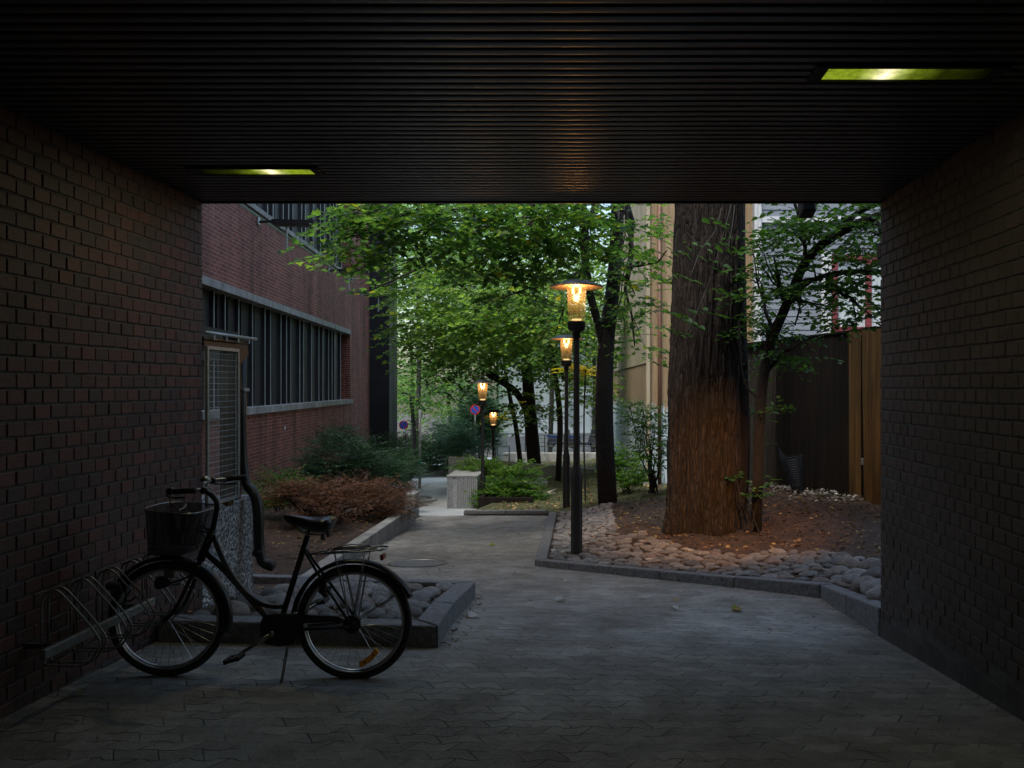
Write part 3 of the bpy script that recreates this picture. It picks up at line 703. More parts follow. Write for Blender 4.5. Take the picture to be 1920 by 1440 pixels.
# ------------------------------------------------------------------ bicycle
BD = 4.46; S = F / BD
def Bp(x, y, dy=0.0):          # side-on sketch point of the bicycle at its own distance
    return Vector(((x - CX) / S, BD + dy, EYE - (y - CY) / S))
bt = thing("bicycle", Bp(490, 1273), "black step-through city bicycle with a wire basket, standing on its kickstand by the left wall", "bicycle")
FH, RH = Bp(315, 1159.5), Bp(664.5, 1166)
RT = 108 / S
FS = .06                           # front wheel turned slightly
def circ(c, r, n, a0=0, a1=2 * math.pi, yaw=0, dy=0, closed=True):
    out = []
    for k in range(n if closed else n + 1):
        a = a0 + (a1 - a0) * k / n
        out.append(Vector((c.x + r * math.cos(a) * math.cos(yaw) - dy * math.sin(yaw), c.y + r * math.cos(a) * math.sin(yaw) + dy * math.cos(yaw), c.z + r * math.sin(a))))
    return out
def wheel(name, c, yaw, rear):
    w = MB()
    tr = .0215
    w.tube(circ(c, RT - tr, 72, yaw=yaw), tr, 12, closed=True)
    wh = w.build("tyre", M['rubber'], bt, smooth=True)
    wo = MB()
    for dy, rr in ((-.012, RT - .045), (.012, RT - .045)):
        wo.tube(circ(c, rr, 72, yaw=yaw, dy=dy), .006, 6, closed=True)
    wo.tube(circ(c, RT - .050, 72, yaw=yaw), .010, 6, closed=True)
    wo.build("rim", M['rim'], wh, smooth=True)
    sp = MB(); ns = 36
    for k in range(ns):
        a = 2 * math.pi * k / ns; sgn = 1 if k % 2 else -1; tw = .55 * (1 if (k // 2) % 2 else -1)
        p1 = circ(c, RT - .05, 1, a, a + .01, yaw, 0, False)[0]; p0 = circ(c, .022, 1, a + tw * 1.6, a + 9, yaw, sgn * .028, False)[0]
        sp.tube([p0, p1], .0011, 3)
    sp.build("spokes", M['steel'], wh)
    hb = MB(); m = Matrix.Translation(c) @ Matrix.Rotation(yaw, 4, 'Z')
    vs0 = len(hb.v); hb.lathe((0, 0, 0), [(.001, -.06), (.012, -.06), (.012, -.035), (.028 if rear else .022, -.033), (.028 if rear else .022, -.027), (.017, -.025), (.017, .025), (.028 if rear else .022, .027), (.028 if rear else .022, .033), (.012, .035), (.012, .06), (.001, .06)], 16, 'y')
    hb.v = [tuple(m @ Vector(v)) for v in hb.v]; hb.build("hub", M['black'] if rear else M['steel'], wh, smooth=True)
    return wh
fw = wheel("front", FH, FS, False); rw = wheel("rear", RH, 0, True)
# rear sprocket disc / drum
mb = MB(); mb.lathe(RH, [(.001, -.052), (.050, -.052), (.052, -.046), (.05, -.04), (.001, -.04)], 28, 'y'); mb.build("drum_brake", M['black'], bt, smooth=True)
# reflector between the spokes
mb = MB(); pts = []
A = []
for k in range(9):
    u = k / 8; a = math.atan2(-(1211 - 1166), 701 - 664.5) * (1 - u) + math.atan2(-(1253 - 1166), 675 - 664.5) * u
    for rr in (.0, ): pass
    A.append((a, u))
o = []
for sgn_r in (-1, 1):
    for (a, u) in A:
        rr = (68 + 8 * u * 1.6) / S + sgn_r * .0165
        o.append((RH.x + rr * math.cos(a) + (.0), RH.z + rr * math.sin(a)))
nA = len(A); vs = [(x, BD - .006, z) for x, z in o] + [(x, BD + .006, z) for x, z in o]; fs = []
for k in range(nA - 1):
    fs += [(k, nA + k, nA + k + 1, k + 1), (2 * nA + k, 2 * nA + k + 1, 3 * nA + k + 1, 3 * nA + k), (k, k + 1, 2 * nA + k + 1, 2 * nA + k), (nA + k, 3 * nA + k, 3 * nA + k + 1, nA + k + 1)]
fs += [(0, 2 * nA, 3 * nA, nA), (nA - 1, 2 * nA - 1, 4 * nA - 1, 3 * nA - 1)]
mb.add(vs, fs); rf = mb.build("spoke_reflector", M['orange'], rw)
mb = MB()
for i in (2, 6): 
    a, u = A[i]; rr = (68 + 12.8 * u) / S; mb.lathe((RH.x + rr * math.cos(a), BD, RH.z + rr * math.sin(a)), [(.001, -.009), (.005, -.009), (.005, .009)], 10, 'y')
mb.build("reflector_clip", M['blackmatte'], rf)
# mudguards
def mudguard(c, r, a0, a1, yaw, half=.031):
    mb = MB(); n = 36; prof = [(-half, -.016), (-half * .8, -.004), (-half * .4, .002), (0, .004), (half * .4, .002), (half * .8, -.004), (half, -.016)]
    vs = []
    for k in range(n + 1):
        a = a0 + (a1 - a0) * k / n
        for (dy, dr) in prof: vs.append(circ(c, r + dr, 1, a, a + 1, yaw, dy, False)[0])
    m = len(prof); fs = [(k * m + i, k * m + i + 1, (k + 1) * m + i + 1, (k + 1) * m + i) for k in range(n) for i in range(m - 1)]
    mb.add(vs, fs); ob = mb.build("mudguard", M['black'], bt, smooth=True); sm = ob.modifiers.new("s", 'SOLIDIFY'); sm.thickness = .0025; return ob
mudguard(RH, 117 / S, R(172), R(24), 0); mudguard(FH, 116 / S, R(142), R(-13), FS)
# stays of the rear mudguard
mb = MB()
for s_ in (-1, 1):
    mb.tube([Bp(668, 1160, s_ * .045), Bp(688, 1045, s_ * .03)], .0028, 5); mb.tube([Bp(660, 1160, s_ * .045), Bp(640, 1046, s_ * .03)], .0028, 5)
    mb.tube([Bp(668, 1163, s_ * .05), Bp(760, 1104, s_ * .027)], .0022, 5)
mb.build("mudguard_stay", M['steel'], bt)
mb = MB()
for s_ in (-1, 1): mb.tube([Bp(313, 1159, s_ * .05), Bp(421, 1176, s_ * .027)], .0022, 5)
mb.build("mudguard_stay", M['steel'], bt)
# frame
tube = lambda mb, pts, r, n=12: mb.tube(pts, r, n)
mb = MB()
tube(mb, [Bp(400, 992), Bp(376, 1050)], .023); 
tube(mb, bez([Bp(398, 1000), Bp(423, 1062), Bp(452, 1105), Bp(482, 1130), Bp(512, 1138), Bp(531, 1137)], 5), .0150)
tube(mb, bez([Bp(386, 1036), Bp(425, 1072), Bp(470, 1124), Bp(520, 1178)], 5), .0175)
tube(mb, [Bp(577, 1004), Bp(522, 1180)], .0170)
tube(mb, [Bp(424, 1063), Bp(419, 1068)], .009, 8); tube(mb, [Bp(482, 1130), Bp(476, 1132)], .009, 8)
mb.lathe(Bp(521, 1180), [(.001, -.04), (.024, -.04), (.024, .04), (.001, .04)], 16, 'y')
for s_ in (-1, 1):
    tube(mb, bez([Bp(572, 1030, s_ * .012), Bp(600, 1075, s_ * .03), Bp(661, 1163, s_ * .055)], 4), .008, 8)
    tube(mb, bez([Bp(524, 1180, s_ * .02), Bp(560, 1177, s_ * .04), Bp(662, 1170, s_ * .055)], 4), .009, 8)
mb.build("frame", M['black'], bt, smooth=True)
mb = MB()
for s_ in (-1, 1):
    tube(mb, bez([Bp(371, 1062, s_ * .028), Bp(352, 1108, s_ * .042), Bp(334, 1145, s_ * .05), Bp(314, 1161, s_ * .052)], 5), .0115, 8)
mb.box(*[f for p in ((Bp(371, 1062).x - .02, Bp(371, 1062).x + .02), (BD - .04, BD + .04), (Bp(371, 1062).z - .012, Bp(371, 1062).z + .012)) for f in p], bev=.004)
mb.tube([Bp(378, 1046), Bp(370, 1064)], .014, 10)
mb.build("fork", M['black'], bt, smooth=False, auto=40)
# quill stem, handlebar
mb = MB(); tube(mb, bez([Bp(399, 994), Bp(409, 946), Bp(401, 932), Bp(385, 919)], 5), .0150); mb.lathe(Bp(385, 919), [(.001, -.03), (.018, -.03), (.018, .03), (.001, .03)], 14, 'y')
mb.build("stem", M['black'], bt, smooth=True)
cl = Bp(385, 919)
hb = lambda dx, dy, dz: cl + Vector((dx, dy, dz))
for s_ in (1,):
    pass
mb = MB(); tube(mb, bez([hb(.07, -.30, .035), hb(-.02, -.285, .03), hb(-.10, -.2, .025), hb(-.05, -.06, .01), hb(0, 0, 0), hb(-.05, .06, .01), hb(-.10, .2, .025), hb(-.02, .285, .03), hb(.07, .30, .035)], 5), .011, 10)
hbar = mb.build("handlebar", M['steel'], bt, smooth=True)
for s_ in (-1, 1):
    mb = MB(); mb.tube([hb(-.03, s_ * .283, .03), hb(.10, s_ * .307, .040)], [.0155, .0165], 12); mb.build("grip", M['rubber'], hbar, smooth=True)
    mb = MB(); mb.tube(bez([hb(-.075, s_ * .235, .024), hb(-.09, s_ * .255, .006), hb(-.03, s_ * .30, -.004), hb(.045, s_ * .305, .002)], 4), .005, 6)
    mb.lathe(hb(-.07, s_ * .235, .027), [(.001, -.02), (.018, -.02), (.018, .02), (.001, .02)], 10, 'y'); mb.build("brake_lever", M['black'], hbar, smooth=True)
mb = MB(); q = hb(-.06, .12, .045); mb.lathe(q, [(.001, .024), (.02, .018), (.028, .004), (.03, -.006), (.001, -.006)], 16); mb.build("bell", M['steel'], hbar, smooth=True)
mb = MB()
for s_ in (-1, 1):
    mb.tube(bez([hb(-.08, s_ * .21, .02), hb(-.15, s_ * .12, -.05), hb(-.05, s_ * .03, -.18), Bp(392, 1010, s_ * .02), Bp(380, 1045, s_ * .02)], 6), .0028, 5)
mb.tube(bez([hb(-.07, -.2, .02), hb(-.02, -.1, -.10), Bp(404, 1010, -.02), Bp(430, 1078, -.02), Bp(500, 1160, -.02)], 6), .0025, 5)
mb.build("brake_cable", M['blackmatte'], bt, smooth=True)
# saddle: shaped shell
def saddle():
    mb = MB(); prof = [(533, 966, 972, .012), (538, 965, 979, .018), (548, 965, 984, .023), (560, 966.5, 988, .030), (572, 968, 992, .044), (584, 969.5, 995, .064), (596, 970, 998, .083), (606, 969, 998, .094), (615, 968, 996, .094), (622, 969, 990, .082), (626, 973, 983, .060)]
    vs = []; n = 16
    for (x, yt, yb, w) in prof:
        ct = Bp(x, yt); cb_ = Bp(x, yb); h = ct.z - cb_.z
        for k in range(n):
            a = 2 * math.pi * k / n; ca, sa = math.cos(a), math.sin(a)
            yy = w * math.copysign(abs(ca) ** .8, ca) * (1.0 if sa > -.3 else .75 + .25 * (1 + sa)); zz = cb_.z + h * (.62 + .38 * sa if sa > 0 else .62 + .62 * sa)
            vs.append((ct.x, BD + yy, zz))
    fs = [(i * n + k, i * n + (k + 1) % n, (i + 1) * n + (k + 1) % n, (i + 1) * n + k) for i in range(len(prof) - 1) for k in range(n)] + [tuple(range(n))[::-1], tuple((len(prof) - 1) * n + k for k in range(n))]
    mb.add(vs, fs); sd_ = mb.build("saddle", M['saddle'], bt, smooth=True)
    m2 = MB()
    for s_ in (-1, 1):
        m2.lathe(Bp(611, 1003, s_ * .045), [(.012 + .002 * (k % 2), (k - 4) * .005) for k in range(8)], 10)
        m2.tube(bez([Bp(548, 983, s_ * .01), Bp(570, 998, s_ * .02), Bp(590, 1001, s_ * .03), Bp(612, 999, s_ * .045)], 4), .0035, 6)
    m2.build("saddle_rail", M['steel'], sd_, smooth=True)
    m3 = MB(); m3.tube([Bp(582, 990), Bp(571, 1024)], .0115, 10); m3.build("seat_post", M['steel'], bt, smooth=True)
saddle()
# rear carrier
mb = MB()
zt = Bp(0, 1034).z
x0, x1 = Bp(608, 0).x, Bp(727, 0).x
def cz(x): return zt + (x - x0) * .05
def loop(w, xa, xb): return [Vector((xa, BD - w, cz(xa))), Vector((xb - .03, BD - w, cz(xb))), Vector((xb, BD - w * .4, cz(xb) + .004)), Vector((xb, BD + w * .4, cz(xb) + .004)), Vector((xb - .03, BD + w, cz(xb))), Vector((xa, BD + w, cz(xa)))]
mb.tube(bez(loop(.065, x0, x1), 4), .0048, 6); mb.tube(bez(loop(.028, x0 + .01, x1 - .06), 4), .004, 6)
for k in range(5): 
    x = x0 + .03 + k * .075; mb.tube([Vector((x, BD - .065, cz(x))), Vector((x, BD + .065, cz(x)))], .0035, 5)
for s_ in (-1, 1):
    mb.tube([Vector((Bp(690, 0).x, BD + s_ * .063, cz(Bp(690, 0).x))), Bp(667, 1160, s_ * .06)], .0042, 6); mb.tube([Vector((Bp(634, 0).x, BD + s_ * .063, cz(Bp(634, 0).x))), Bp(662, 1160, s_ * .06)], .0042, 6)
    mb.tube([Vector((x0 + .02, BD + s_ * .05, cz(x0))), Bp(578, 1040, s_ * .015)], .004, 6)
car = mb.build("rear_carrier", M['steel'], bt, smooth=True)
mb = MB(); mb.tube(bez([Vector((x0 + .05, BD - .03, cz(x0) + .012)), Vector((x0 + .12, BD - .03, cz(x0) + .035)), Vector((x1 - .12, BD - .025, cz(x1) + .016)), Vector((x1 - .09, BD, cz(x1) + .014)), Vector((x1 - .12, BD + .025, cz(x1) + .016)), Vector((x0 + .12, BD + .03, cz(x0) + .035)), Vector((x0 + .05, BD + .03, cz(x0) + .012))], 4), .0035, 6)
mb.build("spring_clip", M['steel'], car, smooth=True)
mb = MB(); q = Bp(717, 1043); mb.box(q.x - .006, q.x + .012, BD - .03, BD + .03, q.z - .018, q.z + .014, bev=.004); mb.build("rear_reflector", M['redrefl'], car)
# ring lock
mb = MB(); mb.tube(circ(Bp(612, 1098), .055, 20, R(20), R(340), R(90), 0, False), .013, 8); q = Bp(612, 1098); mb.box(q.x - .02, q.x + .02, BD - .075, BD - .045, q.z - .03, q.z + .03, bev=.006); mb.build("ring_lock", M['blackmatte'], bt)
# chain guard, chainring, cranks, pedals
mb = MB(); c = Bp(524, 1178, -.05); 
poly = [(494, 1166), (500, 1152), (512, 1147), (530, 1146), (566, 1147), (640, 1150), (652, 1158), (640, 1160), (570, 1164), (566, 1190), (556, 1203), (530, 1206), (508, 1203), (496, 1188)]
v0 = [Bp(x, y, -.062) for x, y in poly]; v1 = [Bp(x, y, -.040) for x, y in poly]; n = len(poly)
mb.add(v0 + v1, [tuple(range(n)), tuple(range(n, 2 * n))[::-1]] + [(i, n + i, n + (i + 1) % n, (i + 1) % n) for i in range(n)])
cg = mb.build("chain_guard", M['black'], bt); cg.modifiers.new("b", 'BEVEL').width = .005
mb = MB()
for yy in (1160, 1176): 
    a, b = Bp(540, yy, -.045), Bp(655, 1164 + (yy - 1168) * .4, -.045); k = 60
    for i in range(k):
        p = a.lerp(b, i / k); q = a.lerp(b, (i + .7) / k); mb.tube([p, q], .0036 if i % 2 else .0028, 4, cap=False)
mb.build("chain", M['steel'], bt)
def crank(pe, yy, name):
    mb = MB(); mb.tube([Bp(521, 1180, yy), Bp(pe[0], pe[1], yy * 1.15)], [.013, .009], 8); mb.lathe(Bp(521, 1180, yy), [(.001, -.012), (.016, -.012), (.016, .012), (.001, .012)], 12, 'y')
    ck = mb.build("crank", M['steel'], bt, smooth=True)
    q = Bp(pe[0], pe[1], yy * 1.15 + math.copysign(.055, yy)); m2 = MB(); m = Matrix.Translation(q) @ Matrix.Rotation(R(-14), 4, 'Y')
    for dx in (-.036, .036): m2.box(dx - .009, dx + .009, -.045, .045, -.013, .013, m=m, bev=.004)
    for dy in (-.04, .04): m2.box(-.036, .036, dy - .006, dy + .006, -.010, .010, m=m, bev=.002)
    m2.box(-.012, .012, -.04, .04, -.009, .009, m=m, bev=.003)
    m2.build("pedal", M['blackmatte'], ck)
crank((462, 1217), -.085, "l"); crank((582, 1142), .085, "r")
# kickstand
mb = MB(); mb.tube(bez([Bp(545, 1186, -.03), Bp(545, 1210, -.05), Bp(541, 1268, -.10), Bp(538, 1273.5, -.11), Bp(529, 1275, -.12)], 4), .0085, 8); mb.build("kickstand", M['steel'], bt, smooth=True)
# basket
def basket():
    cxp, by = Bp(340, 990), BD
    def ring(px0, px1, py, wy, n=40):
        xa, xb = Bp(px0, 0).x, Bp(px1, 0).x; z = Bp(0, py).z; out = []
        for k in range(n):
            a = 2 * math.pi * k / n; ca, sa = math.cos(a), math.sin(a)
            ex = .55 if ca < 0 else .22
            x = (xa + xb) / 2 + (xb - xa) / 2 * math.copysign(abs(ca) ** (.75 if ca < 0 else .35), ca); y = BD + wy * math.copysign(abs(sa) ** .6, sa)
            out.append(Vector((x, y, z)))
        return out
    top = ring(288, 392, 948, .175); bot = ring(290, 368, 1031, .135); n = len(top); K = 6
    # slight outward bulge, top edge rising towards the back
    def lv(u): return [bot[i].lerp(top[i], u) + Vector((0, 0, -.025 * u * ((top[i].x - Bp(288, 0).x) / .34))) for i in range(n)]
    me = bpy.data.meshes.new("wire_panel"); vs = []; fs = []
    for k in range(K + 1): vs += lv(k / K)
    for k in range(K):
        for i in range(n): fs.append((k * n + i, k * n + (i + 1) % n, (k + 1) * n + (i + 1) % n, (k + 1) * n + i))
    fs.append(tuple(range(n)))
    l = bt['_o']; me.from_pydata([(v.x - l[0], v.y - l[1], v.z - l[2]) for v in vs], [], fs)
    uv = me.uv_layers.new(name="uv"); per = [0]
    for i in range(n): per.append(per[-1] + (top[(i + 1) % n] - top[i]).length)
    li = 0
    for fi, f in enumerate(fs):
        for j, vi in enumerate(f):
            if len(f) == 4:
                k, i = divmod(vi, n); i2 = i if not (i == 0 and fs[fi][0] % n == n - 1) else n
                uv.data[li].uv = (per[i2], k / K * .26)
            else: uv.data[li].uv = (vs[vi].x, vs[vi].y)
            li += 1
    me.materials.append(M['bmesh']); o = bpy.data.objects.new("basket", me); COL.objects.link(o); o.parent = bt; o['_o'] = list(l)
    mb = MB(); mb.tube(lv(1), .0045, 6, closed=True); mb.build("basket_rim", M['steel'], o, smooth=True)
    mb = MB(); mb.tube(lv(0), .004, 6, closed=True); mb.tube(lv(.12), .0025, 5, closed=True)
    for i in range(0, n, 5): mb.tube([lv(k / 4)[i] for k in range(5)], .0022, 5)
    mb.build("basket_wire", M['black'], o, smooth=True)
    a = lv(1)
    mb = MB(); mb.tube(bez([a[12], a[12] + Vector((.03, -.05, -.02)), Vector((Bp(345, 0).x, BD - .09, a[30].z - .008)), Vector((Bp(372, 0).x, BD - .10, a[30].z - .012)), a[34]], 4), .0045, 6)
    mb.build("basket_handle", M['steel'], o, smooth=True)
    mb = MB()
    for s_ in (-1, 1): mb.tube([Bp(366, 985, s_ * .05), Bp(398, 1000, s_ * .02)], .005, 6)
    mb.tube([Bp(300, 1033, .0), Bp(302, 1046, .0)], .005, 6)
    mb.box(Bp(296, 0).x, Bp(345, 0).x, BD - .03, BD + .03, Bp(0, 1040).z, Bp(0, 1036).z, bev=.002); mb.build("basket_bracket", M['black'], o)
M['bmesh'] = mesh_alpha("basket_wire_mesh", (.03, .03, .03), .0042, .42)
basket()
# front lamp below the basket, with bracket to the fork
mb = MB(); q = Bp(312, 1090, -.03); mb.lathe(q, [(.001, -.035), (.034, -.035), (.038, -.02), (.030, .01), (.016, .035), (.001, .04)], 16, 'x'); mb.tube(bez([Bp(318, 1092, -.03), Bp(345, 1086, -.02), Bp(362, 1075, 0)], 3), .006, 6)
mb.build("front_lamp", M['blackmatte'], bt, smooth=True)
mb = MB(); q = Bp(322, 1072); mb.box(q.x - .03, q.x + .03, BD - .035, BD + .035, q.z - .03, q.z + .02, bev=.008); mb.tube(bez([Bp(312, 1060, .03), Bp(300, 1080, .035), Bp(316, 1100, .035), Bp(335, 1096, .03)], 4), .007, 6); mb.build("rim_brake", M['steel'], bt)
# cable lock round wheel and rack
mb = MB(); q = Bp(229, 1110, -.02); pts = []
for k in range(60): a = k * .42; pts.append(q + Vector((.035 * math.cos(a) + .012 * math.sin(a * .3), -.05 + .0022 * k, .055 * math.sin(a) + .014 * math.cos(a * .37))))
mb.tube(pts, .0065, 6); mb.box(q.x - .045, q.x + .02, q.y - .07, q.y - .03, q.z + .03, q.z + .075, bev=.01)
lk = mb.build("cable_lock", M['blackmatte'], smooth=False); tag(lk, "black coiled cable lock wound round the bicycle's front wheel and the rack", "bicycle lock")

# ------------------------------------------------------------------ street lamps
M['warm'] = emit_mat("lamp_tube", (1.0, .62, .25), 6.0)
M['shade'] = nmat("enamelled_lamp_shade", (.55, .40, .24), (.62, .46, .28), .5, scale=20)
def street_lamp(loc, H=3.62, label="", power=7):
    x, y, z = loc; t = thing("street_lamp", loc, label, "street lamp", "lit park lamps along the path")
    mb = MB(); mb.lathe(loc, [(.085, -.15), (.085, .0), (.076, .02), (.074, 1.08), (.068, 1.12), (.050, 1.2), (.044, 1.24), (.040, 2.0), (.038, H - .72)], 20); mb.build("pole", M['black'], t, smooth=True)
    mb = MB(); g0 = H - .52; mb.lathe(loc, [(.038, g0 - .24), (.05, g0 - .20), (.052, g0 - .14), (.088, g0 - .13), (.112, g0 - .10), (.114, g0 - .005), (.10, g0 + .002), (.001, g0 + .002)], 24); mb.build("lamp_base", M['black'], t, auto=40)
    mb = MB(); mb.lathe(loc, [(.105, g0), (.128, g0 + .44)], 28); gl = mb.build("glass", M['glass'], t, smooth=True)
    mb = MB()
    mb.lathe(loc, [(.062, g0 + .002), (.062, g0 + .03), (.001, g0 + .032)], 20); mb.build("lamp_socket", emit_mat("lit_socket", (1, .72, .38), .6), t, smooth=True)
    mb = MB()
    for s_ in (-1, 1): mb.tube([(x + s_ * .035, y, z + g0 + .03), (x + s_ * .035, y, z + g0 + .40)], .0045, 6)
    mb.build("stem_rod", M['steel'], gl)
    mb = MB()
    for s_ in (-1, 1): mb.tube([(x + s_ * .045, y - .01, z + g0 + .36), (x + s_ * .045, y - .01, z + g0 + .435)], .012, 8)
    mb.build("bulb", M['warm'], gl)
    mb = MB(); zt = g0 + .44; mb.lathe(loc, [(.001, zt + .012), (.10, zt + .008), (.16, zt + .03), (.345, zt - .005), (.352, zt + .0), (.345, zt + .012), (.19, zt + .055), (.17, zt + .075), (.12, zt + .082), (.001, zt + .085)], 40); mb.build("shade", [M['shade']], t, smooth=True)
    mb = MB(); mb.lathe(loc, [(.352, zt + .003), (.346, zt + .016), (.19, zt + .060), (.172, zt + .080), (.12, zt + .088), (.001, zt + .09)], 40); mb.build("shade_top", M['black'], t, smooth=True)
    ld = bpy.data.lights.new("lamp_light", 'POINT'); ld.energy = power; ld.color = (1, .50, .18); ld.shadow_soft_size = .05
    lo = bpy.data.objects.new("lamp_light", ld); COL.objects.link(lo); lo.parent = t; lo.location = (0, 0, g0 + .34)
    return t
l1 = P(1081, 1052, 10.0); street_lamp((l1.x, l1.y, l1.z), label="nearest lit street lamp, standing in cobbles just inside the kerb right of the path")
l2 = P(1062, 953, 16.2); street_lamp((l2.x, l2.y, l2.z), label="second lit street lamp, close behind and left of the nearest one")
l3 = P(905, 975, 20.0); street_lamp((l3.x, l3.y, l3.z), label="lit street lamp left of the path end, in front of the green bush")
l4 = P(925, 970, 26.0); street_lamp((l4.x, l4.y, l4.z), label="farthest and smallest lit street lamp, behind the green bush")

# ------------------------------------------------------------------ warm floodlights at the passage mouth
t = thing("floodlight", (P(1512, 390, 5.95).x, 5.95, CEIL), "dark floodlight hanging from the ceiling edge near the right wall", "floodlight")
q = P(1513, 388, 5.95); mb = MB(); m = Matrix.Translation((q.x, 5.95, q.z)) @ Matrix.Rotation(R(-20), 4, 'X'); mb.box(-.055, .055, -.06, .06, -.07, .07, m=m, bev=.012); mb.build("lamp_housing", M['blackmatte'], t)
mb = MB(); mb.box(q.x - .02, q.x + .02, DE + .032, 5.95, q.z + .08, q.z + .10); mb.tube([(q.x, 5.94, q.z + .1), (q.x, 5.95, q.z + .05)], .01, 6); mb.build("arm", M['black'], t)
def spot(parent, loc, target, e, ang, blend, col=(1, .48, .16)):
    ld = bpy.data.lights.new("flood_beam", 'SPOT'); ld.energy = e; ld.color = col; ld.spot_size = R(ang); ld.spot_blend = blend; ld.shadow_soft_size = .04
    lo = bpy.data.objects.new("flood_beam", ld); COL.objects.link(lo); lo.parent = parent
    lo.location = Vector(loc) - parent.location; lo.rotation_euler = (Vector(target) - Vector(loc)).to_track_quat('-Z', 'Y').to_euler()
spot(t, (q.x, 6.08, q.z - .06), (1.65, 10.2, -.18), 480, 44, 1.0, (1, .43, .13))
t = thing("wall_light", (XR, 5.9, EYE + 1.0), "small dark wall light on the outer corner of the right wall", "wall light")
q = P(1646, 470, 5.86); mb = MB(); m = Matrix.Translation((q.x + .03, 5.85, q.z)); mb.box(-.03, .05, -.05, .05, -.065, .065, m=m, bev=.014); mb.build("lamp_housing", M['blackmatte'], t)
mb = MB(); mb.box(XR + .0, XR + .06, DE + .001, 5.80, q.z - .02, q.z + .02); mb.build("wall_plate", M['black'], t)
spot(t, (q.x + .08, 5.97, q.z - .03), (4.4, 11.0, .45), 120, 22, .8, (1, .58, .22))

# ------------------------------------------------------------------ brick office building on the left
FA = math.atan2(.1152, 1); FO = Vector((-5.4 - .1152 * 9, 9, 0))
def fy(D): return (D - 9) * math.hypot(1, .1152)
fb = thing("office_building", FO, "red brick office building with long bands of finned windows left of the path", "building", rz=FA)
WE = fy(31.3); w0, w1 = fy(11.5), fy(27.3); uz0, uz1 = EYE - .44, EYE + 1.84; tz0, tz1 = EYE + 3.93, EYE + 6.4; yU = fy(27.6)
mb = MB(); T_ = .4
mb.box(-T_, 0, 0, WE, -3.2, uz0 - .16); mb.box(-T_, 0, 0, w0, uz0 - .16, uz1 + .16); mb.box(-T_, 0, w1, WE, uz0 - .16, uz1 + .16)
mb.box(-T_, 0, 0, WE, uz1 + .16, tz0 - .12); mb.box(-T_, 0, yU, WE, tz0 - .12, tz1 + .2); mb.box(-T_, 0, 0, WE, tz1 + .2, tz1 + 2.5)
mb.build("wall", M['facade'], fb, local=True)
mb = MB(); mb.box(-.38, .035, w0, w1 - .0, uz1, uz1 + .157, bev=.004); mb.build("lintel", M['concrete'], fb, local=True)
k = w0
while k < w1:
    e = min(k + 1.25, w1 + .22); mb = MB(); mb.box(-.38, .075, k, e - .006, uz0 - .155, uz0 + .0, bev=.006); mb.build("window_sill", M['concrete'], fb, local=True); k += 1.25
mb = MB(); mb.box(-.38, .06, 0, yU + .15, tz0 - .118, tz0, bev=.005); mb.build("upper_sill", M['concrete'], fb, local=True)
mb = MB(); mb.box(-.36, .012, 0, yU + .3, tz0 - .20, tz0 - .122); mb.build("sill_flashing", M['black'], fb, local=True)
mull = [12.2, 13.1, 14.0, 14.9, 15.5, 16.3, 17.2, 18.1, 18.54, 19.4, 19.9, 20.3, 21.2, 21.6, 22.5, 23.4, 23.9, 24.7, 25.2, 25.6, 26.5]
def window_band(name, z0, z1, ys, ye, off):
    w = MB().box(-.34, -.32, ys, ye, z0, z1).build(name, M['darkglass'], fb, local=True)
    pos = [fy(d) + off for d in mull if ys < fy(d) + off < ye]
    for i, y in enumerate(pos):
        mb = MB(); mb.box(-.31, -.17, y - .012, y + .012, z0, z1); mb.cur = 1; mb.box(-.169, -.155, y - .018, y + .018, z0, z1); mb.build("window_fin", [M['greypaint2'], M['fin']], w, local=True)  # pale strip paints the lit front edge, dark body the shaded side
        if i + 1 < len(pos) and pos[i + 1] - y > .6:
            mb = MB()
            for zz in (z0 + (z1 - z0) * .36, z0 + (z1 - z0) * .68): mb.box(-.30, -.26, y + .014, y + .40, zz, zz + .03)
            mb.box(-.315, -.24, y + .40, pos[i + 1] - .014, z0, z1); mb.box(-.30, -.24, y + .03, y + .38, z0 + .02, z0 + .06)
            mb.build("casement", [M['greypaint2']], w, local=True)
    return w
M['greypaint2'] = nmat("dark_grey_window_frame", (.012, .014, .015), (.022, .024, .026), .6, scale=6)
window_band("window_band", uz0, uz1, w0, w1, 0); window_band("window_band", tz0, tz1, 0, yU, .2)
mb = MB(); mb.box(-.30, -.10, w0, fy(16.1), uz1 - .95, uz1 - .72); mb.box(-.26, -.12, w0, fy(16.1), uz1 - 1.35, uz1 - .97); mb.build("transom_panel", M['greypaint2'], fb, local=True)
mb = MB()
for yy in (fy(17.6), fy(25.6)): mb.box(.0005, .004, yy - .006, yy + .006, -3, uz0 - .16)
mb.box(.0005, .004, fy(17.6), fy(17.6) + .012, uz1 + .16, tz0 - .2); mb.build("movement_joint", M['blackmatte'], fb, local=True)
mb = MB(); yy = fy(19.1); mb.box(0, .03, yy - .04, yy + .04, uz0 - .62, uz0 - .53, bev=.005); mb.build("vent_plate", M['whitepaint'], fb, local=True)
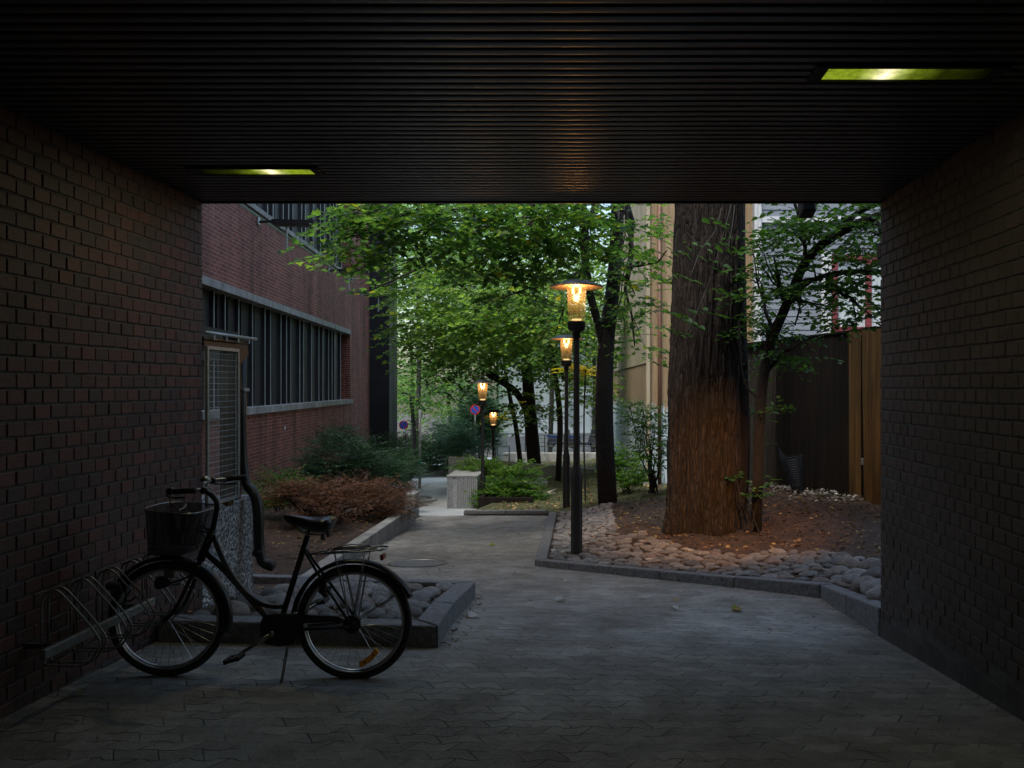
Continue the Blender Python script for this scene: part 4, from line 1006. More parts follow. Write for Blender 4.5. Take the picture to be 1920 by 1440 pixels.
# dark clad stair tower at the end
mb = MB(); ty = WE + .02
for i, (a, b) in enumerate([(-3.2, .7), (.7, 2.0), (2.0, 4.3), (4.3, 5.45), (5.45, 7.9), (7.9, 9.5)]):
    g = .02
    mb.box(-.3, .78, ty, ty + 1.1, a + EYE - 1.5 + g, b + EYE - 1.5, bev=.006); mb.box(-.3, .79, ty + 1.12, ty + 2.3, a + EYE - 1.5 + g, b + EYE - 1.5, bev=.006)
tw = mb.build("stair_tower", M['darkpanel'], fb, local=True)
mb = MB(); mb.box(-.25, .74, ty + .02, ty + 2.25, -3.2, 9.4); mb.build("tower_core", M['blackmatte'], tw, local=True)
def flood(D, z, label):
    y = fy(D); base = Matrix.Rotation(FA, 4, 'Z'); p = FO + base @ Vector((0, y, 0))
    t = thing("wall_floodlight", (p.x, p.y, EYE + z), label, "floodlight", "long floodlights on the brick office building")
    def tr(mb): mb.v = [tuple(FO + base @ Vector(v)) for v in mb.v]; return mb
    mb = MB(); mb.tube([(0, y, EYE + z), (.38, y, EYE + z + .03)], .028, 8); tr(mb).build("arm", M['black'], t)
    mb = MB(); mb.box(0, .05, y - .06, y + .06, EYE + z - .07, EYE + z + .1, bev=.01); tr(mb).build("wall_plate", M['galv'], t)
    mb = MB(); mb.prism([(.34, y - .13), (1.22, y - .13), (1.26, y + .0), (1.22, y + .13), (.34, y + .13)], EYE + z - .06, lambda x, yy: EYE + z + .15 - .10 * abs(yy - y) / .13); tr(mb).build("lamp_housing", M['black'], t)
    mb = MB(); mb.box(.38, 1.2, y - .11, y + .11, EYE + z - .072, EYE + z - .062); tr(mb).build("lamp_lens", M['greypaint'], t)
    mb = MB(); mb.box(.60, .64, y - .02, y + .02, EYE + z - .62, EYE + z - .075, bev=.004); tr(mb).build("hanging_strap", M['galv'], t)
flood(17.0, 3.62, "nearest long black floodlight reaching out from the brick office wall"); flood(23.9, 3.58, "second long black floodlight on the brick office wall, between the other two"); flood(29.6, 3.5, "farthest black floodlight on the brick office wall, in front of the dark stair tower")

# ------------------------------------------------------------------ fence on the right
fdir = Vector((-.273, 1)).normalized()
def fence_pt(s, v=0): return Vector((4.22 - .0, 11.3)) + fdir * s + Vector((fdir.y, -fdir.x)) * v
tf = thing("slat_fence", (fence_pt(0).x, fence_pt(0).y, EYE - 1.8), "tall vertical slat timber fence on the right behind the big tree", "fence")
def fence_panel(s0, s1, mat, name, pitch, w, v=0, lean=0, top=.84, d=.018):
    mb = MB(); s = s0
    while s < s1:
        p = fence_pt(s, v); q = fence_pt(s + w, v); zt = EYE + top + random.uniform(-.006, .006); zb = EYE - 2.15
        nn = Vector((fdir.y, -fdir.x)); jd = random.uniform(-.006, .006); ln = lean + random.uniform(-.004, .004)
        cs = []
        for (z, l) in ((zb, 0), (zt, ln)):
            for (u, vv) in ((0, .0), (w * .25, -d), (w * .75, -d), (w, 0)):
                b = fence_pt(s + u + l, v + vv + jd); cs.append((b.x, b.y, z))
        mb.add(cs, [(0, 1, 5, 4), (1, 2, 6, 5), (2, 3, 7, 6), (3, 0, 4, 7), (4, 5, 6, 7)])
        s += pitch
    return mb.build(name, mat, tf)
fence_panel(3.1, 6.2, M['fenceA'], "grey_panel", .058, .046, .10)
fence_panel(.70, 3.1, M['fenceB'], "dark_panel", .055, .043)
fence_panel(.44, .69, M['wood'], "amber_panel", .06, .046, -.03, d=.03)
fence_panel(-.9, .20, M['wood'], "amber_gate_leaf", .052, .044, -.09, lean=.07, d=.03)
mb = MB()
for (a, b, v) in ((.70, 6.2, .12), (-.9, .70, .10)):
    p, q = fence_pt(a, v), fence_pt(b, v); p2, q2 = fence_pt(a, v + .03), fence_pt(b, v + .03); mb.prism([tuple(p), tuple(p2), tuple(q2), tuple(q)], EYE - 2.2, EYE + .80)
mb.build("backing_board", M['blackmatte'], tf)
mb = MB(); p, q = fence_pt(-.9, -.05), fence_pt(6.2, .0); p2, q2 = fence_pt(-.9, .16), fence_pt(6.2, .16); mb.prism([tuple(p), tuple(p2), tuple(q2), tuple(q)], EYE + .845, EYE + .875); mb.build("cap_rail", M['fenceB'], tf)
mb = MB(); p = fence_pt(.36, -.02); mb.box(p.x - .05, p.x + .05, p.y - .03, p.y + .03, EYE - 1.18, EYE - 1.08, bev=.008); mb.build("latch", M['galv'], tf)
# dark mesh basket leaning at the fence
q = P(1497, 918, 12.9); q.z = mound(q.x, q.y)
t = thing("waste_basket", q, "dark blue mesh waste basket tilted against the fence behind the leaning tree", "basket")
m = Matrix.Translation(q + Vector((0, 0, .02))) @ Matrix.Rotation(R(-12), 4, 'Y')
mb = MB(); pr = [(.07, 0), (.12, .2), (.19, .62)]; n = 24
for i in range(12): z = .12 + i * .04; rr = .09 + z * .16; mb.tube([m @ Vector((rr * math.cos(2 * math.pi * k / n), rr * math.sin(2 * math.pi * k / n), z)) for k in range(n)], .006, 4, closed=True)
for k in range(n): a = 2 * math.pi * k / n; mb.tube([m @ Vector(((.09 + z * .16) * math.cos(a + z), (.09 + z * .16) * math.sin(a + z), z)) for z in (0, .2, .4, .6)], .005, 4)
mb.build("mesh_side", M['bluegrey'], t)
mb = MB(); mb.lathe((0, 0, 0), [(.001, 0), (.09, .0), (.105, .11), (.10, .11), (.08, .02)], 24); mb.v = [tuple(m @ Vector(v)) for v in mb.v]; mb.build("base", M['bluegrey'], t)
mb = MB(); mb.add([m @ Vector(v) for v in [(-.19, -.02, .60), (-.08, -.08, .60), (-.20, -.03, .80), (-.18, -.0, .80), (-.10, -.04, .6)]], [(0, 1, 3, 2), (1, 4, 3), (0, 2, 3, 4)]); mb.build("flap", M['bluegrey'], t)

# ------------------------------------------------------------------ far structures
# peeling beige building
def beige():
    M['beige'] = None
    m = bpy.data.materials.new("peeling_painted_render"); m.use_nodes = True; N, L, b = nodes(m)
    tc = N.new("ShaderNodeTexCoord"); mp = N.new("ShaderNodeMapping"); mp.inputs["Scale"].default_value = (2.2, 2.2, .16); L.new(tc.outputs["Object"], mp.inputs[0])
    sp = N.new("ShaderNodeSeparateXYZ"); L.new(tc.outputs["Object"], sp.inputs[0])
    n1 = noise(N, L, mp.outputs[0], 3.2, 8, .75); n2 = noise(N, L, mp.outputs[0], 9, 6, .7); n3 = noise(N, L, tc.outputs["Object"], 1.3, 3)
    up = ramp(N, L, n1, [(.3, (.13, .085, .045)), (.5, (.25, .18, .10)), (.7, (.34, .27, .17))])
    lo_ = ramp(N, L, n2, [(.38, (.10, .13, .14)), (.47, (.28, .36, .39)), (.55, (.45, .55, .60)), (.7, (.55, .63, .67))])
    z = mth(N, L, 'ADD', sp.outputs[2], mth(N, L, 'MULTIPLY', mth(N, L, 'SUBTRACT', n1, .5), 2.2))
    k = ramp(N, L, mth(N, L, 'MULTIPLY', mth(N, L, 'SUBTRACT', z, EYE + .2), 1.5), [(.2, 0.0), (.6, 1.0)])
    c = mixc(N, L, k, lo_, up); L.new(c, b.inputs["Base Color"]); b.inputs["Roughness"].default_value = .85
    return m
M['beige'] = beige()
M['beigelight'] = nmat("pale_yellow_render", (.26, .22, .14), (.36, .32, .22), .85, scale=1.5, stretch=(1, 1, .3))
t = thing("beige_house", (2.5, 20, EYE - 2.6), "beige house with paint peeling into blue grey streaks behind the big tree", "house")
mb = MB(); mb.prism([(1.45, 20), (4.30, 20.0), (4.30, 33), (.85, 33)], EYE - 3, EYE + 8); mb.f = mb.f; mb.build("wall", [M['beige']], t)
mb = MB(); mb.prism([(1.43, 20.0), (1.455, 19.985), (.86, 33), (.82, 33)], EYE + .62, EYE + 7.9); mb.build("side_render", M['beigelight'], t)
mb = MB(); mb.box(1.40, 1.50, 19.9, 19.99, EYE - 3, EYE + 7.9, bev=.01); mb.build("corner_board", M['beigelight'], t)
mb = MB(); mb.tube([(1.74, 19.93, EYE - 2.6), (1.74, 19.93, EYE + 5)], .05, 10); mb.tube([(2.35, 19.94, EYE - 2.6), (2.35, 19.94, EYE + 7)], .035, 8); mb.build("drainpipe", nmat("brown_pipe", (.10, .05, .03), (.16, .08, .05), .5), t, smooth=True)
# clapboard house
t = thing("clapboard_house", (6, 19, EYE - 2), "pale grey clapboard house with dark red window frames above the fence", "house")
X0, X1, Dh = 4.15, 12.0, 19.2; zz = EYE - 2.5; mb = MB()
WX0, WX1, WZ0, WZ1 = P(1563, 0, Dh).x, P(1660, 0, Dh).x + .6, EYE + .9, EYE + 3.6
wins = [(P(1560, 0, Dh).x, P(1700, 0, Dh).x, EYE + .75, EYE + 3.25)]
while zz < EYE + 6.5:
    h = .17 if zz < EYE + 2.4 else .28
    segs = [(X0, X1)]
    for (a, b, c, d) in wins:
        if zz + h > c and zz < d: segs = [(X0, a), (b, X1)]
    for (a, b) in segs: mb.add([(a, Dh - .022, zz), (b, Dh - .022, zz), (b, Dh - .002, zz + h), (a, Dh - .002, zz + h), (a, Dh + .05, zz), (b, Dh + .05, zz)], [(0, 1, 2, 3), (0, 4, 5, 1)])
    zz += h
mb.build("clapboard", M['clap'], t)
mb = MB(); mb.box(X0, X1, Dh + .12, Dh + 8, EYE - 3, EYE + 6.5); mb.build("wall_core", M['greywall'], t)
mb = MB(); mb.box(X0 - .12, X0, Dh - .05, Dh + .05, EYE - 3, EYE + 6.5, bev=.01); mb.tube([(X0 + .0, Dh - .1, EYE - 2), (X0 + .0, Dh - .1, EYE + 6)], .045, 10); mb.build("corner_board", M['whitepaint'], t)
mb = MB(); mb.box(X0, X1, Dh - .10, Dh - .025, EYE + 4.05, EYE + 4.2, bev=.01); mb.build("string_course", M['whitepaint'], t)
(a, b, c, d) = wins[0]
wd = thing("window", (0, 0, 0), None, None); del wd['_o']; wd.parent = t; wd['_o'] = list(t['_o'])
bpy.data.objects.remove(wd)
mb = MB()
for xx in (a, a + (b - a) * .5 - .09, b - .12): mb.box(xx, xx + .13, Dh - .06, Dh + .06, c, d, bev=.008)
for z in (c, c + .62, d - .1): mb.box(a + .13, b - .12, Dh - .05, Dh + .05, z, z + .11, bev=.006)
wf = mb.build("window_frame", M['redtrim'], t)
mb = MB(); mb.box(a, b, Dh + .06, Dh + .08, c, d); mb.build("pane", M['curtain'], wf)
mb = MB(); mb.box(a - .28, a - .03, Dh - .07, Dh - .02, c - 1.2, d + .1, bev=.006); mb.build("shutter_board", M['whitepaint'], t)
# far white building with window
t = thing("white_house", (0, 46, EYE - 5), "far white rendered house seen between the tree trunks", "house")
Dw = 46; mb = MB(); mb.box(P(935, 0, Dw).x, P(1200, 0, Dw).x, Dw, Dw + 10, EYE - 5.5, EYE + 2.2); mb.build("wall", M['whitewall'], t)
mb = MB(); mb.box(P(930, 0, Dw).x, P(1200, 0, Dw).x, Dw - .05, Dw - .003, EYE - 5.5, EYE - 2.75, bev=.01); mb.build("plinth", M['greywall'], t)
mb = MB(); mb.prism([(P(925, 0, Dw).x, Dw - .4), (P(1205, 0, Dw).x, Dw - .4), (P(1205, 0, Dw).x, Dw + 10), (P(925, 0, Dw).x, Dw + 10)], EYE + 2.2, lambda x, y: EYE + 2.4 + (y - Dw) * .3); mb.build("roof", M['greywall'], t)
for px0, px1 in ((1108, 1124), (1062, 1075), (1000, 1014)):
    a, b = P(px0, 0, Dw).x, P(px1, 0, Dw).x; c, d = EYE - 2.35, EYE - .85
    mb = MB()
    for xx in (a, (a + b) / 2 - .03, b - .06): mb.box(xx, xx + .06, Dw - .06, Dw - .002, c, d)
    for z in (c, c + .9, d - .06): mb.box(a + .001, b - .001, Dw - .055, Dw - .004, z, z + .06)
    wf = mb.build("window_frame", M['whitepaint'], t); MB().box(a, b, Dw - .02, Dw - .004, c, d).build("pane", M['curtain'], wf)
# cabinet
q = P(972, 862, 37); mb = MB(); mb.box(q.x - .55, q.x + .45, 37, 37.8, EYE - 3.7, EYE - 2.35, bev=.02)
tag(mb.build("utility_cabinet", M['greypaint']), "blue grey utility cabinet left of the far railing", "cabinet")
# railing
t = thing("railing", (P(1060, 0, 36).x, 36, EYE - 3.5), "dark horizontal bar railing across the far end of the lawn", "railing")
xa, xb = P(985, 0, 36).x, P(1215, 0, 36).x
mb = MB()
for i, z in enumerate((-2.25, -2.42, -2.6, -2.78, -2.95)): mb.tube([(xa, 36, EYE + z), (xb, 36, EYE + z)], .022 if i in (0, 3) else .012, 6)
mb.build("rail", M['greypaint2'], t)
x = xa
while x <= xb: MB().box(x - .025, x + .025, 35.98, 36.02, EYE - 3.6, EYE - 2.23).build("post", M['greypaint2'], t); x += .9
mb = MB(); mb.box(xa - 1, xb + 1, 35.6, 35.95, EYE - 3.8, EYE - 3.05, bev=.02); tag(mb.build("low_wall", M['concrete']), "grey concrete wall under the far railing", "low wall")
t = thing("tube_barrier", (P(945, 0, 31).x, 31, EYE - 3.4), "low pale tube barrier beside the slim tree at the lawn edge", "barrier")
mb = MB(); xa, xb = P(932, 0, 31).x, P(955, 0, 31).x
mb.tube([(xa, 31, EYE - 3.6), (xa, 31, EYE - 2.35), (xb, 31, EYE - 2.35), (xb, 31, EYE - 3.6)], .03, 8); mb.tube([(xa, 31, EYE - 2.75), (xb, 31, EYE - 2.75)], .022, 6); mb.tube([(xa, 31, EYE - 3.1), (xb, 31, EYE - 3.1)], .022, 6); mb.build("tube", M['galv'], t, smooth=True)
# scooters
def scooter(px, D, label, tarp):
    q = P(px, 852, D); q.z = EYE - 3.04
    t = thing("scooter", q, label, "scooter", "scooters parked behind the railing")
    for dx in (-.5, .5):
        c = q + Vector((dx, 0, .2)); mb = MB(); mb.tube(circ(c, .16, 20), .05, 8, closed=True); w = mb.build("wheel", M['rubber'], t, smooth=True); MB().lathe(c, [(.001, -.03), (.11, -.02), (.11, .02), (.001, .03)], 14, 'y').build("hub", M['rim'], w)
    mb = MB(); side = [(-.68, .35), (-.6, .5), (-.2, .52), (-.1, .28), (.2, .26), (.34, .75), (.42, .75), (.5, .42), (.62, .30), (.4, .32), (.28, .16), (-.3, .16), (-.5, .3)]
    n = len(side); mb.add([q + Vector((x, y, z)) for y in (-.16, .16) for x, z in side], [tuple(range(n)), tuple(range(n, 2 * n))[::-1]] + [(i, n + i, n + (i + 1) % n, (i + 1) % n) for i in range(n)]); mb.build("body", M['bluegrey'], t)
    mb = MB(); mb.prism([(q.x - .72, q.y - .17), (q.x - .1, q.y - .17), (q.x - .1, q.y + .17), (q.x - .72, q.y + .17)], q.z + .53, lambda x, y: q.z + .60 + .1 * max(0, (q.x - .4 - x))); mb.build("seat", M[tarp], t)
    mb = MB(); mb.tube([q + Vector((.36, -.3, .92)), q + Vector((.40, 0, .86)), q + Vector((.36, .3, .92))], .018, 6); mb.tube([q + Vector((.40, 0, .7)), q + Vector((.40, 0, .88))], .03, 6); mb.build("handlebar", M['black'], t)
scooter(1052, 38.5, "blue covered scooter parked behind the far railing, left of the lamp posts", 'bluetarp'); scooter(1094, 38.2, "dark blue scooter parked behind the far railing, right of the lamp posts", 'bluetarp')
# ribbed concrete planter walls
def ribbed(x0, x1, y0, y1, z0, z1, label, pitch=.05):
    mb = MB(); mb.box(x0, x1, y0 + .03, y1, z0, z1 - .03); x = x0
    while x < x1 - pitch * .4:
        if not (.19 < (x - x0) / (x1 - x0) < .26): mb.box(x, x + pitch * .55, y0, y0 + .03, z0 + .03, z1 - .032)
        x += pitch
    mb.box(x0 - .01, x1 + .01, y0 - .01, y1, z1 - .03, z1, bev=.008)
    return tag(mb.build("ribbed_wall", M['aggregate2']), label, "planter wall")
M['aggregate2'] = nmat("ribbed_concrete", (.15, .16, .16), (.34, .355, .35), .85, scale=22, bump=.006, bscale=50)
ribbed(P(838, 0, 20).x, P(895, 0, 20).x, 20, 21.6, EYE - 3.25, EYE - 2.30, "ribbed concrete planter wall standing at the mouth of the bright street")
mb = MB(); mb.prism([(P(841, 0, 26).x, 26), (P(841, 0, 26).x, 26.3), (1.0, 28.3), (1.0, 28)], EYE - 4, lambda x, y: EYE - 2.37 - .12 * (x + 4.8)); tag(mb.build("retaining_wall", M['aggregate2']), "pale speckled retaining wall behind the ribbed planter wall", "wall")
t = thing("block_wall", (P(800, 0, 38).x, 38, EYE - 4.5), "low grey block wall along the far side of the bright street", "wall")
xs_ = fr(P(700, 0, 40).x, P(845, 0, 36).x, 1.3)
for a, b in zip(xs_[:-1], xs_[1:]):
    f = lambda x: 40 - (x - xs_[0]) * .45
    mb = MB(); mb.prism([(a, f(a)), (b - .02, f(b)), (b - .02, f(b) + .3), (a, f(a) + .3)], EYE - 5.2, lambda x, y: EYE - 4.1 + (x - xs_[0]) * .04); mb.build("wall_block", M['concrete'], t)
mb = MB(); mb.box(P(897, 0, 19).x, P(1000, 0, 19).x, 18.95, 19.1, EYE - 3.2, EYE - 2.72, bev=.01); mb.box(P(897, 0, 19).x, P(897, 0, 19).x + .1, 19.1, 20.5, EYE - 3.2, EYE - 2.74)
tag(mb.build("planter_edge", M['fenceB']), "dark planter edge under the green bush behind the path end", "planter edge")  # near-black box front in the dark slat colour
# curved white kerb round a green patch at the street's left
mb = MB(); c = P(748, 935, 23.5); c.z = gz(-5.5, 23.5)
pts = [(c.x + 1.05 * math.cos(a) * 1.0, c.y + 2.6 * math.sin(a)) for a in [R(-90) + R(180) * k / 20 for k in range(21)]]
for (a, b) in zip(pts[:-1], pts[1:]):
    ka = [(a[0], a[1]), (b[0], b[1]), (c.x + (b[0] - c.x) * .86, c.y + (b[1] - c.y) * .92), (c.x + (a[0] - c.x) * .86, c.y + (a[1] - c.y) * .92)]
    mb.prism(ka, lambda x, y: gz(x, y) - .1, lambda x, y: gz(x, y) + .07)
tag(mb.build("curved_kerb", M['whitepaint2'] if 'whitepaint2' in M else M['slab']), "pale curved kerb at the left edge of the bright street", "kerb")
# signs
def post(px, py0, py1, D, r, label, mat='pole'):
    a, b = P(px, py0, D), P(px, py1, D); t = thing("sign_post", b, label, "sign post"); mb = MB(); mb.tube([b, a], r, 10); mb.lathe(b, [(r * 3, 0), (r * 3, .03), (r, .04)], 12); mb.build("pole", M[mat], t, smooth=True); return t
t = post(787, 768, 918, 29, .055, "tall pale metal pole standing at the bend of the bright street")
mb = MB(); b = P(787, 867, 29); mb.lathe(b, [(.058, -.1), (.062, -.1), (.062, .12), (.058, .12)], 12); mb.build("green_band", nmat("green_sticker", (.02, .35, .2), None, .5), t)
def noparking(px, py, D, r, t):
    c = P(px, py, D); mb = MB(); mb.lathe((c.x, c.y - .03, c.z), [(.001, 0), (r, 0), (r, .02), (.001, .02)], 28, 'y'); s = mb.build("sign_disc", M['signred'], t)
    m2 = MB(); m2.lathe((c.x, c.y - .034, c.z), [(.001, 0), (r * .78, 0), (r * .78, .003)], 28, 'y'); m2.build("sign_field", M['blue'], s)
    m3 = MB(); m = Matrix.Translation((c.x, c.y - .038, c.z)) @ Matrix.Rotation(R(45), 4, 'Y'); m3.box(-r * .8, r * .8, -.002, .002, -r * .09, r * .09, m=m); m3.build("sign_slash", M['signred'], s)
t = post(757, 782, 905, 34, .035, "thin pole with a round blue and red sign left of the tall pale pole"); noparking(757, 797, 34, .2, t)
t = post(891, 768, 905, 32, .03, "pole with a round blue and red no parking sign behind the third street lamp", 'greypaint'); noparking(891, 768, 32, .21, t)
t = post(762, 806, 905, 30, .045, "short pole with a small white framed panel at the street's left edge")
c = P(762, 819, 30); mb = MB(); mb.box(c.x - .09, c.x + .09, 29.9, 29.94, c.z - .15, c.z + .15, bev=.01); s = mb.build("panel", M['whitepaint'], t)
mb = MB(); mb.box(c.x - .03, c.x + .03, 29.89, 29.898, c.z - .10, c.z + .10); mb.build("panel_mark", M['blackmatte'], s)
mb = MB(); c = P(770, 806, 30); mb.box(c.x - .14, c.x + .05, 29.93, 29.97, c.z - .03, c.z + .03); mb.box(c.x + .02, c.x + .06, 29.93, 29.97, c.z - .03, c.z + .13); mb.build("bracket", M['whitepaint'], t)
# slabs and dead branches on the lawn
for i, (px, py, D, w) in enumerate([(990, 900, 26, .5), (998, 905, 25.2, .45), (985, 908, 24.8, .4), (1003, 912, 24.3, .35)]):
    q = P(px, py, D); z = lawn_z(q.x, D); mb = MB(); m = Matrix.Translation((q.x, D, z + .07)) @ Matrix.Rotation(.3 * i, 4, 'Z') @ Matrix.Rotation(R(4 * i - 5), 4, 'X'); mb.box(-w, w, -.25, .25, -.06, .06, m=m, bev=.012)
    tag(mb.build("paving_slab", M['slab']), "old pale slab lying loose at the foot of the green bush on the lawn", "slab", "loose slabs at the lawn edge")
def stick(pts, r, label):
    mb = MB(); pp = []
    for px, py, D in pts: q = P(px, py, D); pp.append(Vector((q.x, D, lawn_z(q.x, D) + r + .02)))
    mb.tube(pp, [r * 1.0, r * .9, r * .5][:len(pp)], 7); tag(mb.build("dead_branch", M['stick'], smooth=True), label, "branch")
stick([(992, 920, 20.3), (1018, 913, 21), (1041, 912, 21.3)], .045, "longer pale dead branch lying on the lawn behind the second lamp"); stick([(1023, 914, 21.2), (1035, 909, 22), (1043, 906, 22.6)], .035, "shorter pale dead branch crossing the longer one on the lawn")

# ------------------------------------------------------------------ foliage
MAPLE = [(0, 0), (.16, -.06), (.34, .02), (.30, .16), (.56, .30), (.36, .42), (.50, .66), (.24, .62), (.14, .80), (0, 1.05)]
OVAL = [(0, 0), (.22, .10), (.34, .32), (.32, .58), (.18, .85), (0, 1.08)]
DIAM = [(0, 0), (.32, .42), (0, 1.0)]
NEED = [(0, 0), (.10, .3), (.0, 1.0)]
def leaf_mesh(name, mat, pos, dirs, nrm, size, tmpl, parent=None, fold=.28, rnd=None, label=None):
    pos = np.asarray(pos, float); dirs = np.asarray(dirs, float); nrm = np.asarray(nrm, float); size = np.asarray(size, float)
    dirs /= np.linalg.norm(dirs, axis=1, keepdims=True) + 1e-9
    side = np.cross(dirs, nrm); side /= np.linalg.norm(side, axis=1, keepdims=True) + 1e-9
    up = np.cross(side, dirs); n = len(pos)
    T = np.array(tmpl); mid = T[1:-1]; k = len(mid)
    pts = [(0, T[0][1], 0)] + [(x, y, abs(x) * fold) for x, y in mid] + [(0, T[-1][1], -.10)] + [(-x, y, abs(x) * fold) for x, y in mid]
    pts = np.array(pts); nv = len(pts)
    V = pos[:, None, :] + size[:, None, None] * (pts[None, :, 0:1] * side[:, None, :] + pts[None, :, 1:2] * dirs[:, None, :] + pts[None, :, 2:3] * up[:, None, :])
    fr_ = [0] + list(range(1, k + 1)) + [k + 1]; fl = [0, k + 1] + list(range(nv - 1, k + 1, -1))
    fl = [0, k + 1] + [k + 2 + i for i in range(k - 1, -1, -1)]
    base = (np.arange(n) * nv)[:, None]
    loops = np.concatenate([base + np.array(fr_)[None], base + np.array(fl)[None]], axis=1).ravel()
    me = bpy.data.meshes.new(name); V = V.reshape(-1, 3)
    if parent is not None and '_o' in parent: V = V - np.array(list(parent['_o']))
    me.vertices.add(n * nv); me.vertices.foreach_set('co', V.ravel())
    me.loops.add(len(loops)); me.loops.foreach_set('vertex_index', loops.astype(np.int32))
    c = k + 2; me.polygons.add(2 * n); me.polygons.foreach_set('loop_start', (np.arange(2 * n) * c).astype(np.int32))
    me.update(calc_edges=True)
    a = me.attributes.new("rnd", 'FLOAT', 'POINT'); rv = rng.random(n) if rnd is None else rnd
    a.data.foreach_set('value', np.repeat(rv, nv).astype(np.float32)); me.materials.append(mat)
    o = bpy.data.objects.new(name, me); COL.objects.link(o)
    if parent is not None: o.parent = parent
    return o
def rand_dir(flat=1.0):
    a = random.uniform(0, 2 * math.pi); z = random.gauss(0, .35) * flat; v = Vector((math.cos(a), math.sin(a), z)); return v.normalized()
def sprays(blobs, n_twigs, leaf, L=(.5, .9), per=10, flat=1, seed=0, droop=.25, twig_r=.004, tw=None, avoid=None):
    """twigs inside ellipsoids, leaves on both sides of each twig"""
    random.seed(seed); pos, dr, nr, sz, cl = [], [], [], [], []; tot = sum(b[2] for b in blobs)
    for (c, rad, w) in blobs:
        c = Vector(c)
        for _ in range(max(1, int(n_twigs * w / tot))):
            while 1:
                u = Vector((random.uniform(-1, 1), random.uniform(-1, 1), random.uniform(-1, 1)))
                if u.length <= 1: break
            u = u * (.55 + .45 * random.random()) if random.random() < .35 else u.normalized() * random.uniform(.55, 1.05) if u.length > .01 else u
            p = c + Vector((u.x * rad[0], u.y * rad[1], u.z * rad[2]))
            p.z = round(p.z / .38) * .38 + random.gauss(0, .09) if flat < 1 else p.z
            if avoid and avoid(p): continue
            d = rand_dir(.6 * flat); out = Vector((u.x, u.y, u.z * .3)); d = (d + out * .8).normalized(); ln = random.uniform(*L)
            s = d.cross(Vector((0, 0, 1))).normalized(); tone = random.gauss(0, .16); pr = p.copy(); pts = [p.copy()]
            tilt = Vector((random.gauss(0, .25), random.gauss(0, .25), 1)).normalized()
            k = per + random.randint(-2, 2)
            for i in range(k):
                t_ = (i + .6) / k; q = p + d * (ln * t_) + Vector((0, 0, -droop * ln * t_ * t_)); sg = 1 if i % 2 else -1
                if i % 3 == 0: pts.append(q.copy())
                lf = leaf * random.uniform(.55, 1.15)
                ld = (d * random.uniform(.3, .9) + s * sg * random.uniform(.5, 1.1) + Vector((0, 0, random.gauss(-.18, .2)))).normalized()
                pos.append(q + s * sg * lf * .25); dr.append(ld); nr.append(tilt + Vector((random.gauss(0, .28), random.gauss(0, .28), 0))); sz.append(lf); cl.append(min(1, max(0, .42 + tone + random.gauss(0, .17))) if random.random() > .006 else 1.0)
            if tw is not None: tw.tube(pts, twig_r, 3, cap=False)
    return pos, dr, nr, sz, np.array(cl)
def limb(mb, a, b, r0, r1, n=7, jit=.12, segs=6, sag=0, seed=None):
    if seed is not None: random.seed(seed)
    a, b = Vector(a), Vector(b); L = (b - a).length; pts = []; rs = []
    for i in range(segs + 1):
        t = i / segs; p = a.lerp(b, t) + Vector((0, 0, sag * L * math.sin(math.pi * t)))
        if 0 < i < segs: p += Vector((random.gauss(0, jit), random.gauss(0, jit), random.gauss(0, jit))) * L * .18
        pts.append(p); rs.append(lerp(r0, r1, t))
    mb.tube(pts, rs, n); return pts

